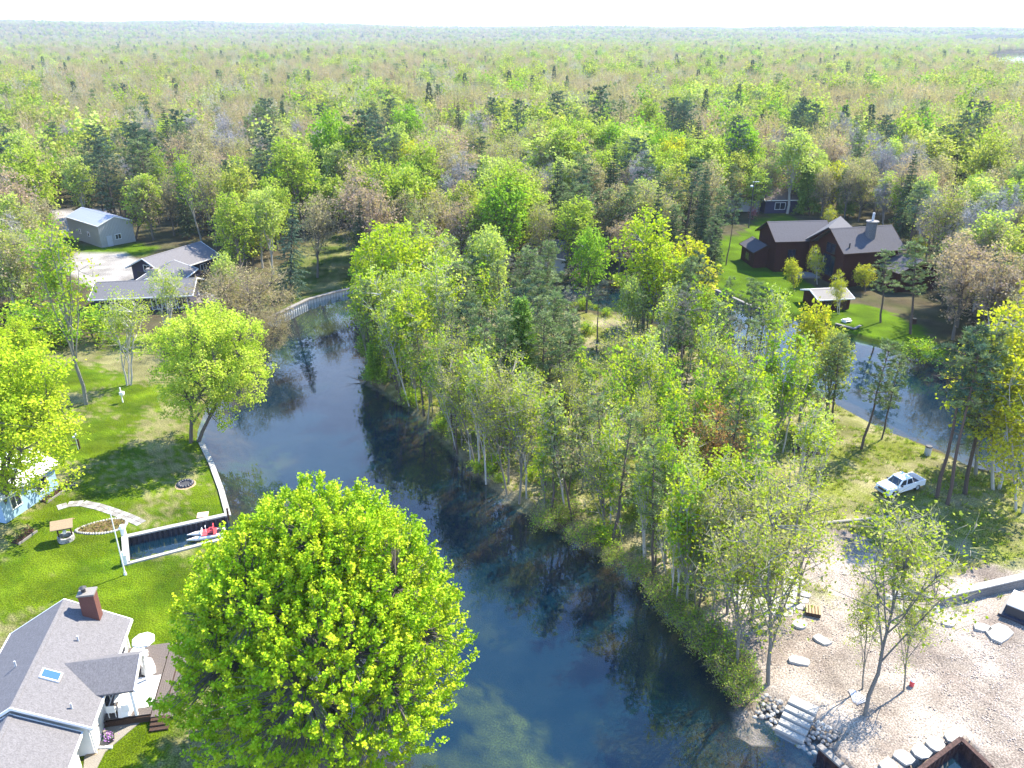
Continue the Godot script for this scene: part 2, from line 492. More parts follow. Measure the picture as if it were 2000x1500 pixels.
func make_ground() -> void:
	var weeds := [[Vector3(-0.48, 0.00, -36.47), 3.6, 1.3], [Vector3(-2.42, 0.00, -40.33), 2.2, 1.1], [Vector3(1.85, 0.00, -34.17), 2.6, 1.2], [Vector3(9.47, 0.00, -41.17), 0.9, 2.0], [Vector3(-3.71, 0.00, -34.17), 3.0, 0.8], [Vector3(-28.79, 0.00, -116.84), 5.0, 1.0], [Vector3(-25.58, 0.00, -92.63), 2.5, 0.6], [Vector3(-27.19, 0.00, -70.21), 4.0, 0.7], [Vector3(-23.42, 0.00, -64.32), 3.5, 0.8], [Vector3(13.41, 0.00, -123.28), 4.5, 1.0]]
	var step_low := Vector3(17.32, 0.00, -35.84)
	var step_top := Vector3(18.78, 0.70, -37.75)
	var step_run := Vector2(step_top.x - step_low.x, step_top.z - step_low.z)
	var half := spread(0.45, 50.0, 1.075, 8000.0)
	var xs := PackedFloat32Array()
	for k in range(half.size() - 1, 0, -1): xs.push_back(-half[k])
	xs.append_array(half)
	var zs := spread(0.40, 92.0, 1.045, 9000.0)
	var nx := xs.size()
	var nz := zs.size()
	var verts := PackedVector3Array()
	var cols := PackedColorArray()
	var bright := Color(0.20, 0.30, 0.012)
	var deep := Color(0.105, 0.20, 0.008)
	var dry := Color(0.42, 0.38, 0.18)
	var litter := Color(0.20, 0.165, 0.10)
	var sand := Color(0.78, 0.67, 0.57)
	var sand2 := Color(0.50, 0.415, 0.35)
	var rough := Color(0.31, 0.36, 0.06)
	var slab := Color(0.78, 0.74, 0.70)
	for j in nz:
		var z := -10.0 - zs[j]
		for i in nx:
			var x := xs[i]
			var p := Vector2(x, z)
			var y := base_height(x, z)
			var n1 := noise.get_noise_2d(x * 3.0, z * 3.0)
			var n2 := noise2.get_noise_2d(x * 2.0, z * 2.0)
			var n3 := noise.get_noise_2d(x * 1.2 + 90.0, z * 1.2)
			var c := litter.lerp(Color(0.13, 0.15, 0.05), clampf(0.35 + n1 * 0.9, 0.0, 1.0))
			var near := z > -190.0 and absf(x) < 130.0
			var s := Vector2(6.0, 0.0)
			if near or (z < -600.0 and x > 500.0 and z > -6000.0):
				if near: s = shore_at(p)
				elif in_water(p): s = Vector2(-6.0, 0.0)
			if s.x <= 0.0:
				y = maxf(-2.4, -0.2 - 0.32 * -s.x + n1 * 0.25)
				if s.y > 0.5: y = maxf(-2.4, -0.9 + s.x * 0.3)
				var depth_shade := Color(0.007, 0.014, 0.017)  # silt bottom painted near-black, for the light that deep water would absorb
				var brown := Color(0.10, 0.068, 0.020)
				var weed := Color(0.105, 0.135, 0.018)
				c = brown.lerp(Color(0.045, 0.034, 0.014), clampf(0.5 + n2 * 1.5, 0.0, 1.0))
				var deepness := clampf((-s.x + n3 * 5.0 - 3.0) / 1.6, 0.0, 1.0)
				c = c.lerp(depth_shade, deepness)
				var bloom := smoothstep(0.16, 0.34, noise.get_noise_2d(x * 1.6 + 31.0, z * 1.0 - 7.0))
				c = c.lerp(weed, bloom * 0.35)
				for w in weeds:
					var dw := (p + Vector2(n1, n2) * 2.2).distance_to(Vector2(w[0].x, w[0].z))
					if dw < w[1]: c = c.lerp(weed * w[2], clampf((w[1] - dw) / 1.2, 0.0, 1.0) * clampf(0.75 + n2 * 0.9, 0.0, 1.0))
			elif near:
				if s.y > 0.5: pass
				elif s.x < 1.6: y = lerpf(-0.25, y, smoothstep(0.0, 1.6, s.x))
				var q := p + Vector2(n2, n1) * 0.6
				if Geometry2D.is_point_in_polygon(q, lawn_left):
					c = bright.lerp(deep, clampf(0.4 + n1 * 1.1 + 0.7 * noise2.get_noise_2d(x * 4.0, z * 4.0), 0.0, 1.0))
					var bare := smoothstep(0.0, 0.30, n3 + 0.55 * noise2.get_noise_2d(x * 5.0 + 9.0, z * 3.0) + 0.34 * smoothstep(-70.0, -92.0, z) - 0.15)
					c = c.lerp(dry, bare * 0.85)
					c = c.lerp(c * 1.18, 0.5 + 0.5 * sin((x * 0.28 + z * 0.96) * 2.6))
				elif Geometry2D.is_point_in_polygon(q, lawn_right) or Geometry2D.is_point_in_polygon(q, shed_lawn):
					c = Color(0.18, 0.32, 0.010).lerp(deep, clampf(0.25 + n1, 0.0, 1.0))
				elif Geometry2D.is_point_in_polygon(p, drive) or Geometry2D.is_point_in_polygon(p, road):
					c = slab.lerp(slab * 0.8, clampf(0.5 + n2, 0.0, 1.0))
				elif Geometry2D.is_point_in_polygon(q, sand_lot):
					c = sand.lerp(sand2, clampf(0.35 + n1 * 1.4 + n2 * 0.6, 0.0, 1.0))
					var weedy := smoothstep(0.12, 0.32, n3 + n2 * 0.3) * smoothstep(-44.0, -50.0, z + n2)
					c = c.lerp(rough, weedy * 0.7)
					y += 0.10 * noise2.get_noise_2d(x * 3.1 + z * 1.2, z * 4.0) + 0.05 * noise2.get_noise_2d(x * 7.0, z * 7.0)
				elif Geometry2D.is_point_in_polygon(q, meadow):
					c = rough.lerp(Color(0.56, 0.50, 0.28), clampf(0.35 + n1 * 1.3 + n2 * 0.7, 0.0, 1.0))
				elif Geometry2D.is_point_in_polygon(q, lawn_far):
					c = Color(0.12, 0.20, 0.02).lerp(dry, clampf(0.4 + n1 + n2 * 0.5, 0.0, 1.0))
				elif Geometry2D.is_point_in_polygon(q, peninsula):
					c = Color(0.62, 0.54, 0.34).lerp(Color(0.38, 0.41, 0.09), clampf(0.45 + n1 * 1.2 + n2 * 0.6, 0.0, 1.0))
				if s.x < 1.2 and s.y < 0.5: c = c.lerp(Color(0.12, 0.09, 0.05), 0.7 * clampf(0.6 + n2, 0.0, 1.0))
				y += n2 * 0.05
				if z > -42.0 and x > 12.0 and x < 24.0:
					var rel := p - Vector2(step_low.x, step_low.z)
					var t := rel.dot(step_run) / step_run.length_squared()
					var side := absf(rel.cross(step_run)) / step_run.length()
					if side < 2.5 and t < 1.15: y = minf(y, lerpf(-0.5, 0.6, clampf(t, 0.0, 1.0)))
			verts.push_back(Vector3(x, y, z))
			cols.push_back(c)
	var ix := PackedInt32Array()
	for j in nz - 1:
		for i in nx - 1:
			var a := j * nx + i
			ix.push_back(a); ix.push_back(a + nx); ix.push_back(a + 1)
			ix.push_back(a + 1); ix.push_back(a + nx); ix.push_back(a + nx + 1)
	var arr := []
	arr.resize(Mesh.ARRAY_MAX)
	arr[Mesh.ARRAY_VERTEX] = verts
	arr[Mesh.ARRAY_COLOR] = cols
	arr[Mesh.ARRAY_INDEX] = ix
	var m := ArrayMesh.new()
	m.add_surface_from_arrays(Mesh.PRIMITIVE_TRIANGLES, arr)
	var st := SurfaceTool.new()
	st.create_from(m, 0)
	st.generate_normals()
	m = st.commit()
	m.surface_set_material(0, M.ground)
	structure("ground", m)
	var w := MB.new()
	w.quad(Vector3(-60, 0, -8), Vector3(110, 0, -8), Vector3(110, 0, -190), Vector3(-60, 0, -190))
	structure("lagoon_water", w.mesh(M.water))
	w = MB.new()
	w.quad(Vector3(300, 0, -500), Vector3(7000, 0, -500), Vector3(7000, 0, -6000), Vector3(300, 0, -6000))
	structure("lake_water", w.mesh(M.water))
	print("ground done ", Time.get_ticks_msec())


# ---------------------------------------------------------------- buildings
# Walls and roof of one wing, local axes: ridge along z from z0 to z1, middle at x = xm.
func wing(o: Node3D, xm: float, z0: float, z1: float, hw: float, eave: float, ridge: float, wall: Material, roof: Material, over := 0.4, trim: Material = null, y0 := -0.3) -> MeshInstance3D:
	var b := MB.new()
	var iw := hw - over
	var slope := (ridge - eave) / hw
	var ey := eave + slope * over - 0.16
	for z in [z0 + over, z1 - over]:
		b.quad(Vector3(xm - iw, y0, z), Vector3(xm + iw, y0, z), Vector3(xm + iw, ey, z), Vector3(xm - iw, ey, z))
		b.tri(Vector3(xm - iw, ey, z), Vector3(xm + iw, ey, z), Vector3(xm, ridge - 0.16, z))
	for s in [-1, 1]:
		b.quad(Vector3(xm + s * iw, y0, z0 + over), Vector3(xm + s * iw, y0, z1 - over), Vector3(xm + s * iw, ey, z1 - over), Vector3(xm + s * iw, ey, z0 + over))
	part("wall", b.mesh(wall), o)
	var r := MB.new()
	for s in [-1, 1]:
		r.slab(Vector3(xm, ridge, z0), Vector3(xm, ridge, z1), Vector3(xm + s * hw, eave, z1), Vector3(xm + s * hw, eave, z0), Vector3(0, -0.14, 0))
	var rp := part("roof", r.mesh(roof), o)
	var k := MB.new()
	for s in [-1, 1]:
		k.slab(Vector3(xm, ridge + 0.03, z0), Vector3(xm, ridge + 0.03, z1), Vector3(xm + s * 0.2, ridge - 0.2 * slope + 0.035, z1), Vector3(xm + s * 0.2, ridge - 0.2 * slope + 0.035, z0), Vector3(0, -0.03, 0))
	part("ridge_cap", k.mesh(roof), rp)
	if trim:
		var t := MB.new()
		for s in [-1, 1]:
			t.box(Vector3(xm + s * (hw + 0.045), eave - 0.16, (z0 + z1) / 2), Vector3(0.08, 0.16, z1 - z0 + 0.1))
			for z in [z0 - 0.035, z1 + 0.035]:
				t.slab(Vector3(xm, ridge + 0.03, z - 0.03), Vector3(xm, ridge + 0.03, z + 0.03), Vector3(xm + s * hw, eave + 0.03, z + 0.03), Vector3(xm + s * hw, eave + 0.03, z - 0.03), Vector3(0, -0.2, 0))
		part("fascia", t.mesh(trim), rp)
	return rp


# a window or door leaf with its frame, on the face whose outward normal has yaw `turn` (0: +z)
func window(o: Node, called: String, at: Vector3, turn: float, w: float, h: float, frame: Material, pane: Material, panes := 2) -> void:
	var f := MB.new()
	f.box(Vector3(0, -0.08, 0), Vector3(w + 0.16, 0.08, 0.10))
	f.box(Vector3(0, h, 0), Vector3(w + 0.16, 0.08, 0.10))
	for s in [-1, 1]: f.box(Vector3(s * (w / 2 + 0.04), 0, 0), Vector3(0.08, h, 0.10))
	for k in range(1, panes): f.box(Vector3(-w / 2 + w * k / panes, 0, 0), Vector3(0.06, h, 0.08))
	var n := part(called, f.mesh(frame), o, at)
	n.rotation.y = turn
	for k in panes:
		var p := MB.new()
		p.box(Vector3(-w / 2 + w * (k + 0.5) / panes, 0.0, 0.0), Vector3(w / panes - 0.06, h, 0.03))
		part("pane", p.mesh(pane), n)


func door(o: Node, at: Vector3, turn: float, w: float, h: float, m: Material) -> void:
	var n := part("door", bxm(Vector3(w, h, 0.08), m), o, at)
	n.rotation.y = turn
	var k := part("handle", bxm(Vector3(0.12, 0.05, 0.06), M.charcoal), n, Vector3(w * 0.36, h * 0.48, 0.07))
	k.rotation.z = 0.0


func make_buildings() -> void:
	house_grey()
	house_blue()
	house_navy()
	pole_barn()
	house_brown()
	boathouse()
	house_slate()
	# house far right behind the back channel
	var o := thing("lake_house", "dark blue lakeside house far back at the right beyond the inlet", "house", Vector3(145.08, 0.70, -245.26), 0.35)
	wing(o, 0, -7, 7, 5, 3.6, 6.6, M.navy_paint, M.shingle_dark, 0.5, M.grey_paint)
	for z in [-4.0, 0.0, 4.0]: window(o, "window", Vector3(4.56, 1.0, z), PI / 2, 1.6, 1.4, M.white_paint, M.window_glass)
	door(o, Vector3(1.5, 0, 6.56), 0, 1.0, 2.1, M.white_paint)
	# roofs glimpsed among the trees
	var spots := [[Vector3(7.99, 0.70, -140.81), 0.9, "grey roofed cottage glimpsed between dark pines behind the peninsula", 3.2], [Vector3(-4.42, 0.70, -168.42), 1.7, "blue-grey roofed cottage half hidden behind a bright maple", 3.6], [Vector3(-22.31, 0.70, -170.35), 1.4, "low grey roofed house hidden in trees beyond the channel end", 3.4], [Vector3(162.84, 0.70, -292.44), 0.2, "white roofed house far back in the trees near the right edge", 4.0], [Vector3(81.41, 0.70, -287.23), 1.2, "small white roofed building far off among tall trees", 3.6]]
	for s in spots:
		o = thing("cottage", s[2], "house", s[0], s[1], "cottages hidden among the trees")
		wing(o, 0, -5, 5, 4.0, 2.9, 5.0, M.grey_paint, M.shingle_blue if s[3] < 3.8 else M.white_paint, 0.4, M.white_paint)
		for z in [-2.5, 2.5]: window(o, "window", Vector3(3.66, 1.0, z), PI / 2, 1.4, 1.2, M.white_paint, M.window_glass)
		door(o, Vector3(0, 0, 4.66), 0, 0.95, 2.05, M.white_paint)
	print("buildings done ", Time.get_ticks_msec())


func house_grey() -> void:
	var o := thing("grey_roofed_house", "cream house with grey shingle roof, brick chimney and skylight by the big maple", "house", Vector3(-29.8, 0.7, -41.95), 0.19)
	var roof := wing(o, 0, 0, 9.35, 3.78, 2.55, 4.85, M.white_paint, M.shingle_grey, 0.45, M.white_paint)
	wing(o, -0.15, 9.4, 23.0, 3.35, 2.35, 4.4, M.white_paint, M.shingle_grey, 0.35, M.white_paint)
	# skylight lies on the right-hand slope
	var slope := -atan2(2.3, 3.78)
	var sk := part("skylight", bxm(Vector3(1.15, 0.12, 0.72), M.white_paint), roof, Vector3(1.05, 4.85 - 1.05 * 0.6085, 6.5))
	sk.rotation.z = slope
	part("pane", bxm(Vector3(0.98, 0.03, 0.56), M.skylight_glass), sk, Vector3(0, 0.12, 0))
	# brick chimney with metal cap
	var cb := MB.new()
	cb.box(Vector3(0, 0, 0), Vector3(0.95, 2.25, 0.72))
	var ch := part("chimney", cb.mesh(M.brick), o, Vector3(1.75, 3.35, 0.62))
	part("crown_slab", bxm(Vector3(1.08, 0.12, 0.85), M.concrete), ch, Vector3(0, 2.25, 0))
	part("flue", cyl(0.14, 0.14, 0.3, M.charcoal), ch, Vector3(-0.18, 2.52, 0))
	part("flue_cap", cyl(0.24, 0.05, 0.12, M.charcoal), ch, Vector3(-0.18, 2.76, 0))
	for p in [[1.6, 3.2], [2.6, 8.4], [-1.4, 5.0]]: part("vent_pipe", cyl(0.06, 0.06, 0.5, M.grey_paint, 8), o, Vector3(p[0], 4.85 - absf(p[0]) * 0.6085 + 0.15, p[1]))
	for z in [-0.02, 9.37]: part("downpipe", bxm(Vector3(0.08, 2.4, 0.08), M.white_paint), o, Vector3(3.42, 0.0, clampf(z, 0.5, 8.9)))
	# porch gable over the deck, ridge along x
	var r := MB.new()
	var zr := 5.3; var hw := 1.75; var ry := 4.0; var ey := 2.75
	r.slab(Vector3(1.3, ry, zr), Vector3(5.75, ry, zr), Vector3(5.55, ey, zr + hw), Vector3(3.4, ey, zr + hw), Vector3(0, -0.12, 0))
	r.slab(Vector3(1.3, ry, zr), Vector3(5.75, ry, zr), Vector3(5.55, ey, zr - hw), Vector3(3.4, ey, zr - hw), Vector3(0, -0.12, 0))
	var pr := part("porch_roof", r.mesh(M.shingle_grey), o)
	var t := MB.new()
	t.slab(Vector3(5.76, ry + 0.03, zr), Vector3(5.84, ry + 0.03, zr), Vector3(5.64, ey + 0.03, zr + hw), Vector3(5.56, ey + 0.03, zr + hw), Vector3(0, -0.22, 0))
	t.slab(Vector3(5.76, ry + 0.03, zr), Vector3(5.84, ry + 0.03, zr), Vector3(5.64, ey + 0.03, zr - hw), Vector3(5.56, ey + 0.03, zr - hw), Vector3(0, -0.22, 0))
	part("fascia", t.mesh(M.white_paint), pr)
	# course lines of the porch shingles are real steps
	for z in [zr + hw - 0.25, zr - hw + 0.25]:
		part("porch_post", bxm(Vector3(0.16, ey - 0.1 - 0.55, 0.16), M.white_paint), o, Vector3(5.3, 0.55, z))
	window(o, "window", Vector3(3.38, 1.0, 2.0), PI / 2, 1.5, 1.2, M.white_paint, M.window_glass)
	window(o, "window", Vector3(3.38, 0.6, 5.3), PI / 2, 1.8, 1.9, M.white_paint, M.window_glass)
	window(o, "window", Vector3(2.9, 1.0, 12.0), PI / 2, 1.4, 1.2, M.white_paint, M.window_glass)
	door(o, Vector3(3.38, 0.1, 8.2), PI / 2, 0.95, 2.1, M.white_paint)
	# deck of separate boards, with a wide lower step along its outer edge
	var d := thing("timber_deck", "brown board deck with wide edge step beside the grey roofed house", "deck", Vector3(-29.8, 0.7, -41.95), 0.19)
	var board := bxm(Vector3(2.72, 0.04, 0.135), M.deck_wood)
	var z := 0.55
	while z < 6.9:
		part("board", board, d, Vector3(4.75, 0.5, z))
		z += 0.145
	var long := bxm(Vector3(0.135, 0.04, 6.6), M.deck_wood)
	for k in 9: part("board", long, d, Vector3(6.2 + k * 0.145, 0.42 if k < 5 else 0.24, 3.75))
	part("skirt", bxm(Vector3(2.7, 0.42, 0.05), M.dark_wood), d, Vector3(4.75, 0.04, 6.95))
	part("skirt", bxm(Vector3(0.05, 0.34, 6.5), M.dark_wood), d, Vector3(6.85, 0.04, 3.75))
	part("skirt", bxm(Vector3(0.05, 0.18, 6.5), M.dark_wood), d, Vector3(7.43, 0.04, 3.75))
	part("joist_frame", bxm(Vector3(2.6, 0.2, 6.2), M.dark_wood), d, Vector3(4.75, 0.28, 3.72))
	for k in 3: part("step", bxm(Vector3(1.1, 0.1, 0.3), M.dark_wood), d, Vector3(6.7, 0.28 - 0.12 * k, 7.15 + 0.28 * k))
	# things on the deck (deck local -> world)
	var b := Basis(Vector3.UP, 0.19)
	var base := Vector3(-29.8, 0.7, -41.95)
	var rug := MB.new()
	rug.box(Vector3.ZERO, Vector3(1.45, 0.012, 2.7))
	single("outdoor_rug", rug.mesh(M.white_cloth), "white rug lying on the outer half of the board deck", "rug", base + b * Vector3(5.35, 0.545, 4.9), 0.19)
	# furniture under white covers
	var cover := MB.new()
	for k in 14:
		var a := TAU * k / 14.0; var a2 := TAU * (k + 1) / 14.0
		var e := 1.0 + 0.12 * sin(a * 5.0); var e2 := 1.0 + 0.12 * sin(a2 * 5.0)
		cover.quad(Vector3(cos(a) * 0.62 * e, 0, sin(a) * 0.45 * e), Vector3(cos(a2) * 0.62 * e2, 0, sin(a2) * 0.45 * e2), Vector3(cos(a2) * 0.5, 0.72, sin(a2) * 0.36), Vector3(cos(a) * 0.5, 0.72, sin(a) * 0.36))
		cover.tri(Vector3(cos(a) * 0.5, 0.72, sin(a) * 0.36), Vector3(cos(a2) * 0.5, 0.72, sin(a2) * 0.36), Vector3(0, 0.82, 0))
	var cm := cover.mesh(M.white_cloth)
	for s in [[4.3, 1.6, "covered white garden seat at the back of the deck by the lawn"], [5.2, 3.0, "white covered seat in the middle of the deck"], [4.6, 6.3, "white covered seat beside the porch post on the deck"]]:
		single("covered_seat", cm, s[2], "seat cover", base + b * Vector3(s[0], 0.55, s[1]), s[0], "covered deck furniture")
	var um := thing("parasol", "white parasol open over the far corner of the deck", "parasol", base + b * Vector3(5.05, 0.55, 2.3))
	part("pole", cyl(0.03, 0.03, 2.3, M.grey_paint, 8), um, Vector3(0, 1.15, 0))
	part("foot", cyl(0.28, 0.25, 0.08, M.charcoal), um, Vector3(0, 0.04, 0))
	var cn := MB.new()
	for k in 8:
		var a := TAU * k / 8.0; var a2 := TAU * (k + 1) / 8.0
		cn.tri(Vector3(0, 2.45, 0), Vector3(cos(a) * 0.72, 2.05, sin(a) * 0.72), Vector3(cos(a2) * 0.72, 2.05, sin(a2) * 0.72))
		cn.quad(Vector3(cos(a) * 0.72, 2.05, sin(a) * 0.72), Vector3(cos(a2) * 0.72, 2.05, sin(a2) * 0.72), Vector3(cos(a2) * 0.74, 1.93, sin(a2) * 0.74), Vector3(cos(a) * 0.74, 1.93, sin(a) * 0.74))
	part("canopy", cn.mesh(M.white_cloth), um)
	var tb := thing("porch_table", "small grey table under the porch roof", "table", base + b * Vector3(4.35, 0.54, 5.9), 0.3)
	part("table_top", bxm(Vector3(0.9, 0.04, 0.6), M.white_paint), tb, Vector3(0, 0.7, 0))
	for sx in [-0.38, 0.38]:
		for sz in [-0.24, 0.24]: part("leg", bxm(Vector3(0.05, 0.7, 0.05), M.grey_paint), tb, Vector3(sx, 0, sz))
	for s in [[3.9, 6.55, "white porch chair next to the house wall"], [4.75, 6.6, "white porch chair at the deck's front edge"]]:
		var chair := thing("porch_chair", s[2], "chair", base + b * Vector3(s[0], 0.54, s[1]), 3.3, "porch chairs")
		part("seat", bxm(Vector3(0.48, 0.05, 0.46), M.white_paint), chair, Vector3(0, 0.42, 0))
		part("backrest", bxm(Vector3(0.48, 0.5, 0.05), M.white_paint), chair, Vector3(0, 0.47, -0.22))
		for sx in [-0.2, 0.2]:
			for sz in [-0.19, 0.19]: part("leg", bxm(Vector3(0.04, 0.42, 0.04), M.white_paint), chair, Vector3(sx, 0, sz))
	# flower pot and slab edging in the gravel bed
	var fp := thing("flower_pot", "dark pot of purple flowers in the gravel bed", "flower pot", Vector3(-24.35, 0.70, -34.76))
	part("pot", cyl(0.2, 0.28, 0.4, M.charcoal), fp, Vector3(0, 0.2, 0))
	var fl := MB.new()
	for k in 160:
		var p := Vector3(rng.randfn() * 0.17, 0.5 + rng.randfn() * 0.1, rng.randfn() * 0.17)
		fl.col = Color(0.35, 0.16, 0.45) if k % 3 else Color(0.08, 0.18, 0.03)
		leaf(fl, p, 0.09)
	part("blossoms", fl.mesh(M.plain), fp)
	single("garden_beam", bxm(Vector3(1.5, 0.15, 0.12), M.white_paint), "white beam edging the gravel bed by the house wall", "edging", Vector3(-24.76, 0.70, -34.23), 0.05)
	single("door_mat", bxm(Vector3(0.6, 0.08, 0.42), M.raw_wood), "small brown wooden step on the ground by the cream wall", "step", Vector3(-25.04, 0.70, -33.87), 0.2)
	# gravel bed sheet
	var gb := MB.new()
	gb.prism(gravel_bed, 0.70, 0.76)
	structure("gravel_bed", gb.mesh(grainy("gravel", lin(0.52, 0.48, 0.42), noise_tex(0.2, Color(0.4, 0.4, 0.4), Color(1, 1, 1), 41, 256, 2, FastNoiseLite.TYPE_CELLULAR), 1.0, 0.95, 3.0)))


func house_blue() -> void:
	var o := thing("blue_cottage", "pale blue cottage with white roof at left edge under a leafy tree", "house", Vector3(-44.78, 0.70, -61.01), -0.25)
	wing(o, -1.6, -3.6, 3.2, 3.2, 2.6, 4.1, M.blue_paint, M.white_paint, 0.35, M.white_paint)
	window(o, "window", Vector3(1.28, 0.9, -1.5), PI / 2, 1.3, 1.1, M.white_paint, M.window_glass)
	window(o, "window", Vector3(1.28, 0.9, 1.4), PI / 2, 1.0, 1.1, M.white_paint, M.window_glass)
	door(o, Vector3(-1.6, 0, 2.88), 0, 0.95, 2.05, M.white_paint)
	for s in [[Vector3(-42.43, 0.70, -63.02), 3.4, "long planting bed with white edging along the blue wall"], [Vector3(-41.53, 0.70, -55.84), 1.9, "short planting bed with white edging in front of the blue cottage"]]:
		var pb := thing("planting_bed", s[2], "flower bed", s[0], -0.25, "beds at the blue cottage")
		part("soil", bxm(Vector3(0.75, 0.1, s[1]), M.dark_wood), pb)
		part("edging", bxm(Vector3(0.1, 0.18, s[1] + 0.1), M.concrete), pb, Vector3(0.43, 0, 0))
		var sh := MB.new()
		for k in 260:
			sh.col = [Color(0.12, 0.04, 0.05), Color(0.16, 0.08, 0.06), Color(0.08, 0.14, 0.03)][k % 3]
			leaf(sh, Vector3(rng.randfn() * 0.18, 0.15 + absf(rng.randfn()) * 0.25, rng.randf_range(-0.5, 0.5) * s[1]), 0.14)
		part("foliage", sh.mesh(M.leaf), pb)


func house_navy() -> void:
	var o := thing("navy_house", "long navy blue house with two grey shingle roofs behind the birches", "house", Vector3(-59.3, 0.7, -134.5), 0.0)
	# garage wing: its ridge runs from near left to far right
	var w := Node3D.new()
	w.name = "garage_wing"
	o.add_child(w)
	w.rotation.y = atan2(-4.7, 10.2)
	var gr := wing(w, 0, -6.8, 6.3, 4.4, 2.6, 4.7, M.navy_paint, M.shingle_grey, 0.7, M.white_paint)
	gr.set_meta("label", "pale grey shingle roof of the garage wing")
	window(w, "window", Vector3(3.75, 0.8, 0.5), PI / 2, 1.0, 1.0, M.white_paint, M.window_glass, 1)
	window(w, "window", Vector3(3.75, 0.8, -3.0), PI / 2, 1.2, 1.0, M.white_paint, M.window_glass)
	window(w, "window", Vector3(0.4, 2.3, 5.65), 0, 2.2, 1.0, M.white_paint, M.window_glass, 3)
	door(w, Vector3(-1.2, 0, 5.65), 0, 2.6, 2.1, M.charcoal)
	# living wing: low and wide, its ridge nearly across the view
	var l := Node3D.new()
	l.name = "living_wing"
	o.add_child(l)
	l.position = Vector3(2.0, 0, 15.8)
	l.rotation.y = -PI / 2 + 0.16
	wing(l, 0, -7.8, 7.2, 4.4, 2.5, 4.0, M.navy_paint, M.shingle_blue, 0.7, M.white_paint)
	for z in [-6.0, -4.2, -2.2, 3.0, 5.2]: window(l, "window", Vector3(3.75, 0.4, z), PI / 2, 1.4, 1.6, M.white_paint, M.window_glass)
	var e := Node3D.new()
	e.name = "entry_wing"
	o.add_child(e)
	e.position = Vector3(2.2, 0, 9.5)
	wing(e, 0, -5.0, 6.0, 3.8, 2.6, 4.1, M.navy_paint, M.shingle_blue, 0.5, M.white_paint)
	window(e, "window", Vector3(3.35, 0.7, -1.0), PI / 2, 1.4, 1.4, M.white_paint, M.window_glass)
	var ch := part("chimney", bxm(Vector3(1.9, 1.9, 0.9), M.pale_stone), o, Vector3(2.4, 3.1, 13.2))
	part("cap", bxm(Vector3(2.0, 0.1, 1.0), M.concrete), ch, Vector3(0, 1.9, 0))
	part("flue", bxm(Vector3(0.35, 0.25, 0.35), M.dark_wood), ch, Vector3(-0.2, 2.0, 0))
	part("terrace", bxm(Vector3(7, 0.12, 5), M.concrete), o, Vector3(9.5, 0.02, 13))
	# garden chairs on the terrace
	for k in 3:
		var c := thing("garden_chair", ["white garden chair at the terrace's outer edge", "white garden chair in the middle of the terrace", "white garden chair nearest the navy house's door"][k], "chair", Vector3(-49.0 - k * 1.6, 0.84, -121.0 - k * 0.8), 0.6 * k, "white chairs on the terrace")
		part("seat", bxm(Vector3(0.5, 0.06, 0.5), M.white_paint), c, Vector3(0, 0.4, 0))
		part("backrest", bxm(Vector3(0.5, 0.55, 0.06), M.white_paint), c, Vector3(0, 0.46, -0.23))
		for sx in [-0.2, 0.2]:
			for sz in [-0.2, 0.2]: part("leg", bxm(Vector3(0.05, 0.4, 0.05), M.white_paint), c, Vector3(sx, 0, sz))


func pole_barn() -> void:
	var yaw := atan2(10.53, 8.6)
	var o := thing("pole_barn", "beige ribbed steel pole barn with blue-grey metal roof and white roof edge", "barn", Vector3(-84.8, 0.7, -161.3), yaw)
	var rp := wing(o, 0, -7.0, 7.0, 3.6, 4.4, 5.75, M.steel_wall, M.steel_roof, 0.12, M.white_paint)
	var seam := MB.new()
	for k in 33:
		for s in [-1, 1]:
			var z := -6.9 + k * 0.431
			seam.slab(Vector3(0, 5.80, z), Vector3(0, 5.80, z + 0.05), Vector3(s * 3.6, 4.45, z + 0.05), Vector3(s * 3.6, 4.45, z), Vector3(0, -0.05, 0))
	part("roof_ribs", seam.mesh(M.steel_roof), rp).set_meta("kind", "stuff")
	var rib := MB.new()
	for k in 30:
		var z := -6.7 + k * 0.46
		for s in [-1, 1]: rib.box(Vector3(s * 3.5, -0.2, z), Vector3(0.06, 4.5, 0.1))
	for k in 23:
		var x := -3.35 + k * 0.305
		for s in [-1, 1]: rib.box(Vector3(x, -0.2, s * 6.90), Vector3(0.10, 4.6 + (3.4 - absf(x)) * 0.36, 0.06))
	part("wall_ribs", rib.mesh(M.steel_wall), o).set_meta("kind", "stuff")
	window(o, "window", Vector3(0.1, 1.2, 6.94), 0, 1.1, 0.9, M.white_paint, M.window_glass)
	door(o, Vector3(-1.7, 0, 6.95), 0, 1.1, 2.1, M.grey_paint)
	window(o, "window", Vector3(-3.55, 1.7, 2.2), -PI / 2, 0.7, 0.8, M.white_paint, M.window_glass, 1)
	window(o, "window", Vector3(-3.55, 1.7, -1.6), -PI / 2, 0.7, 0.8, M.white_paint, M.window_glass, 1)


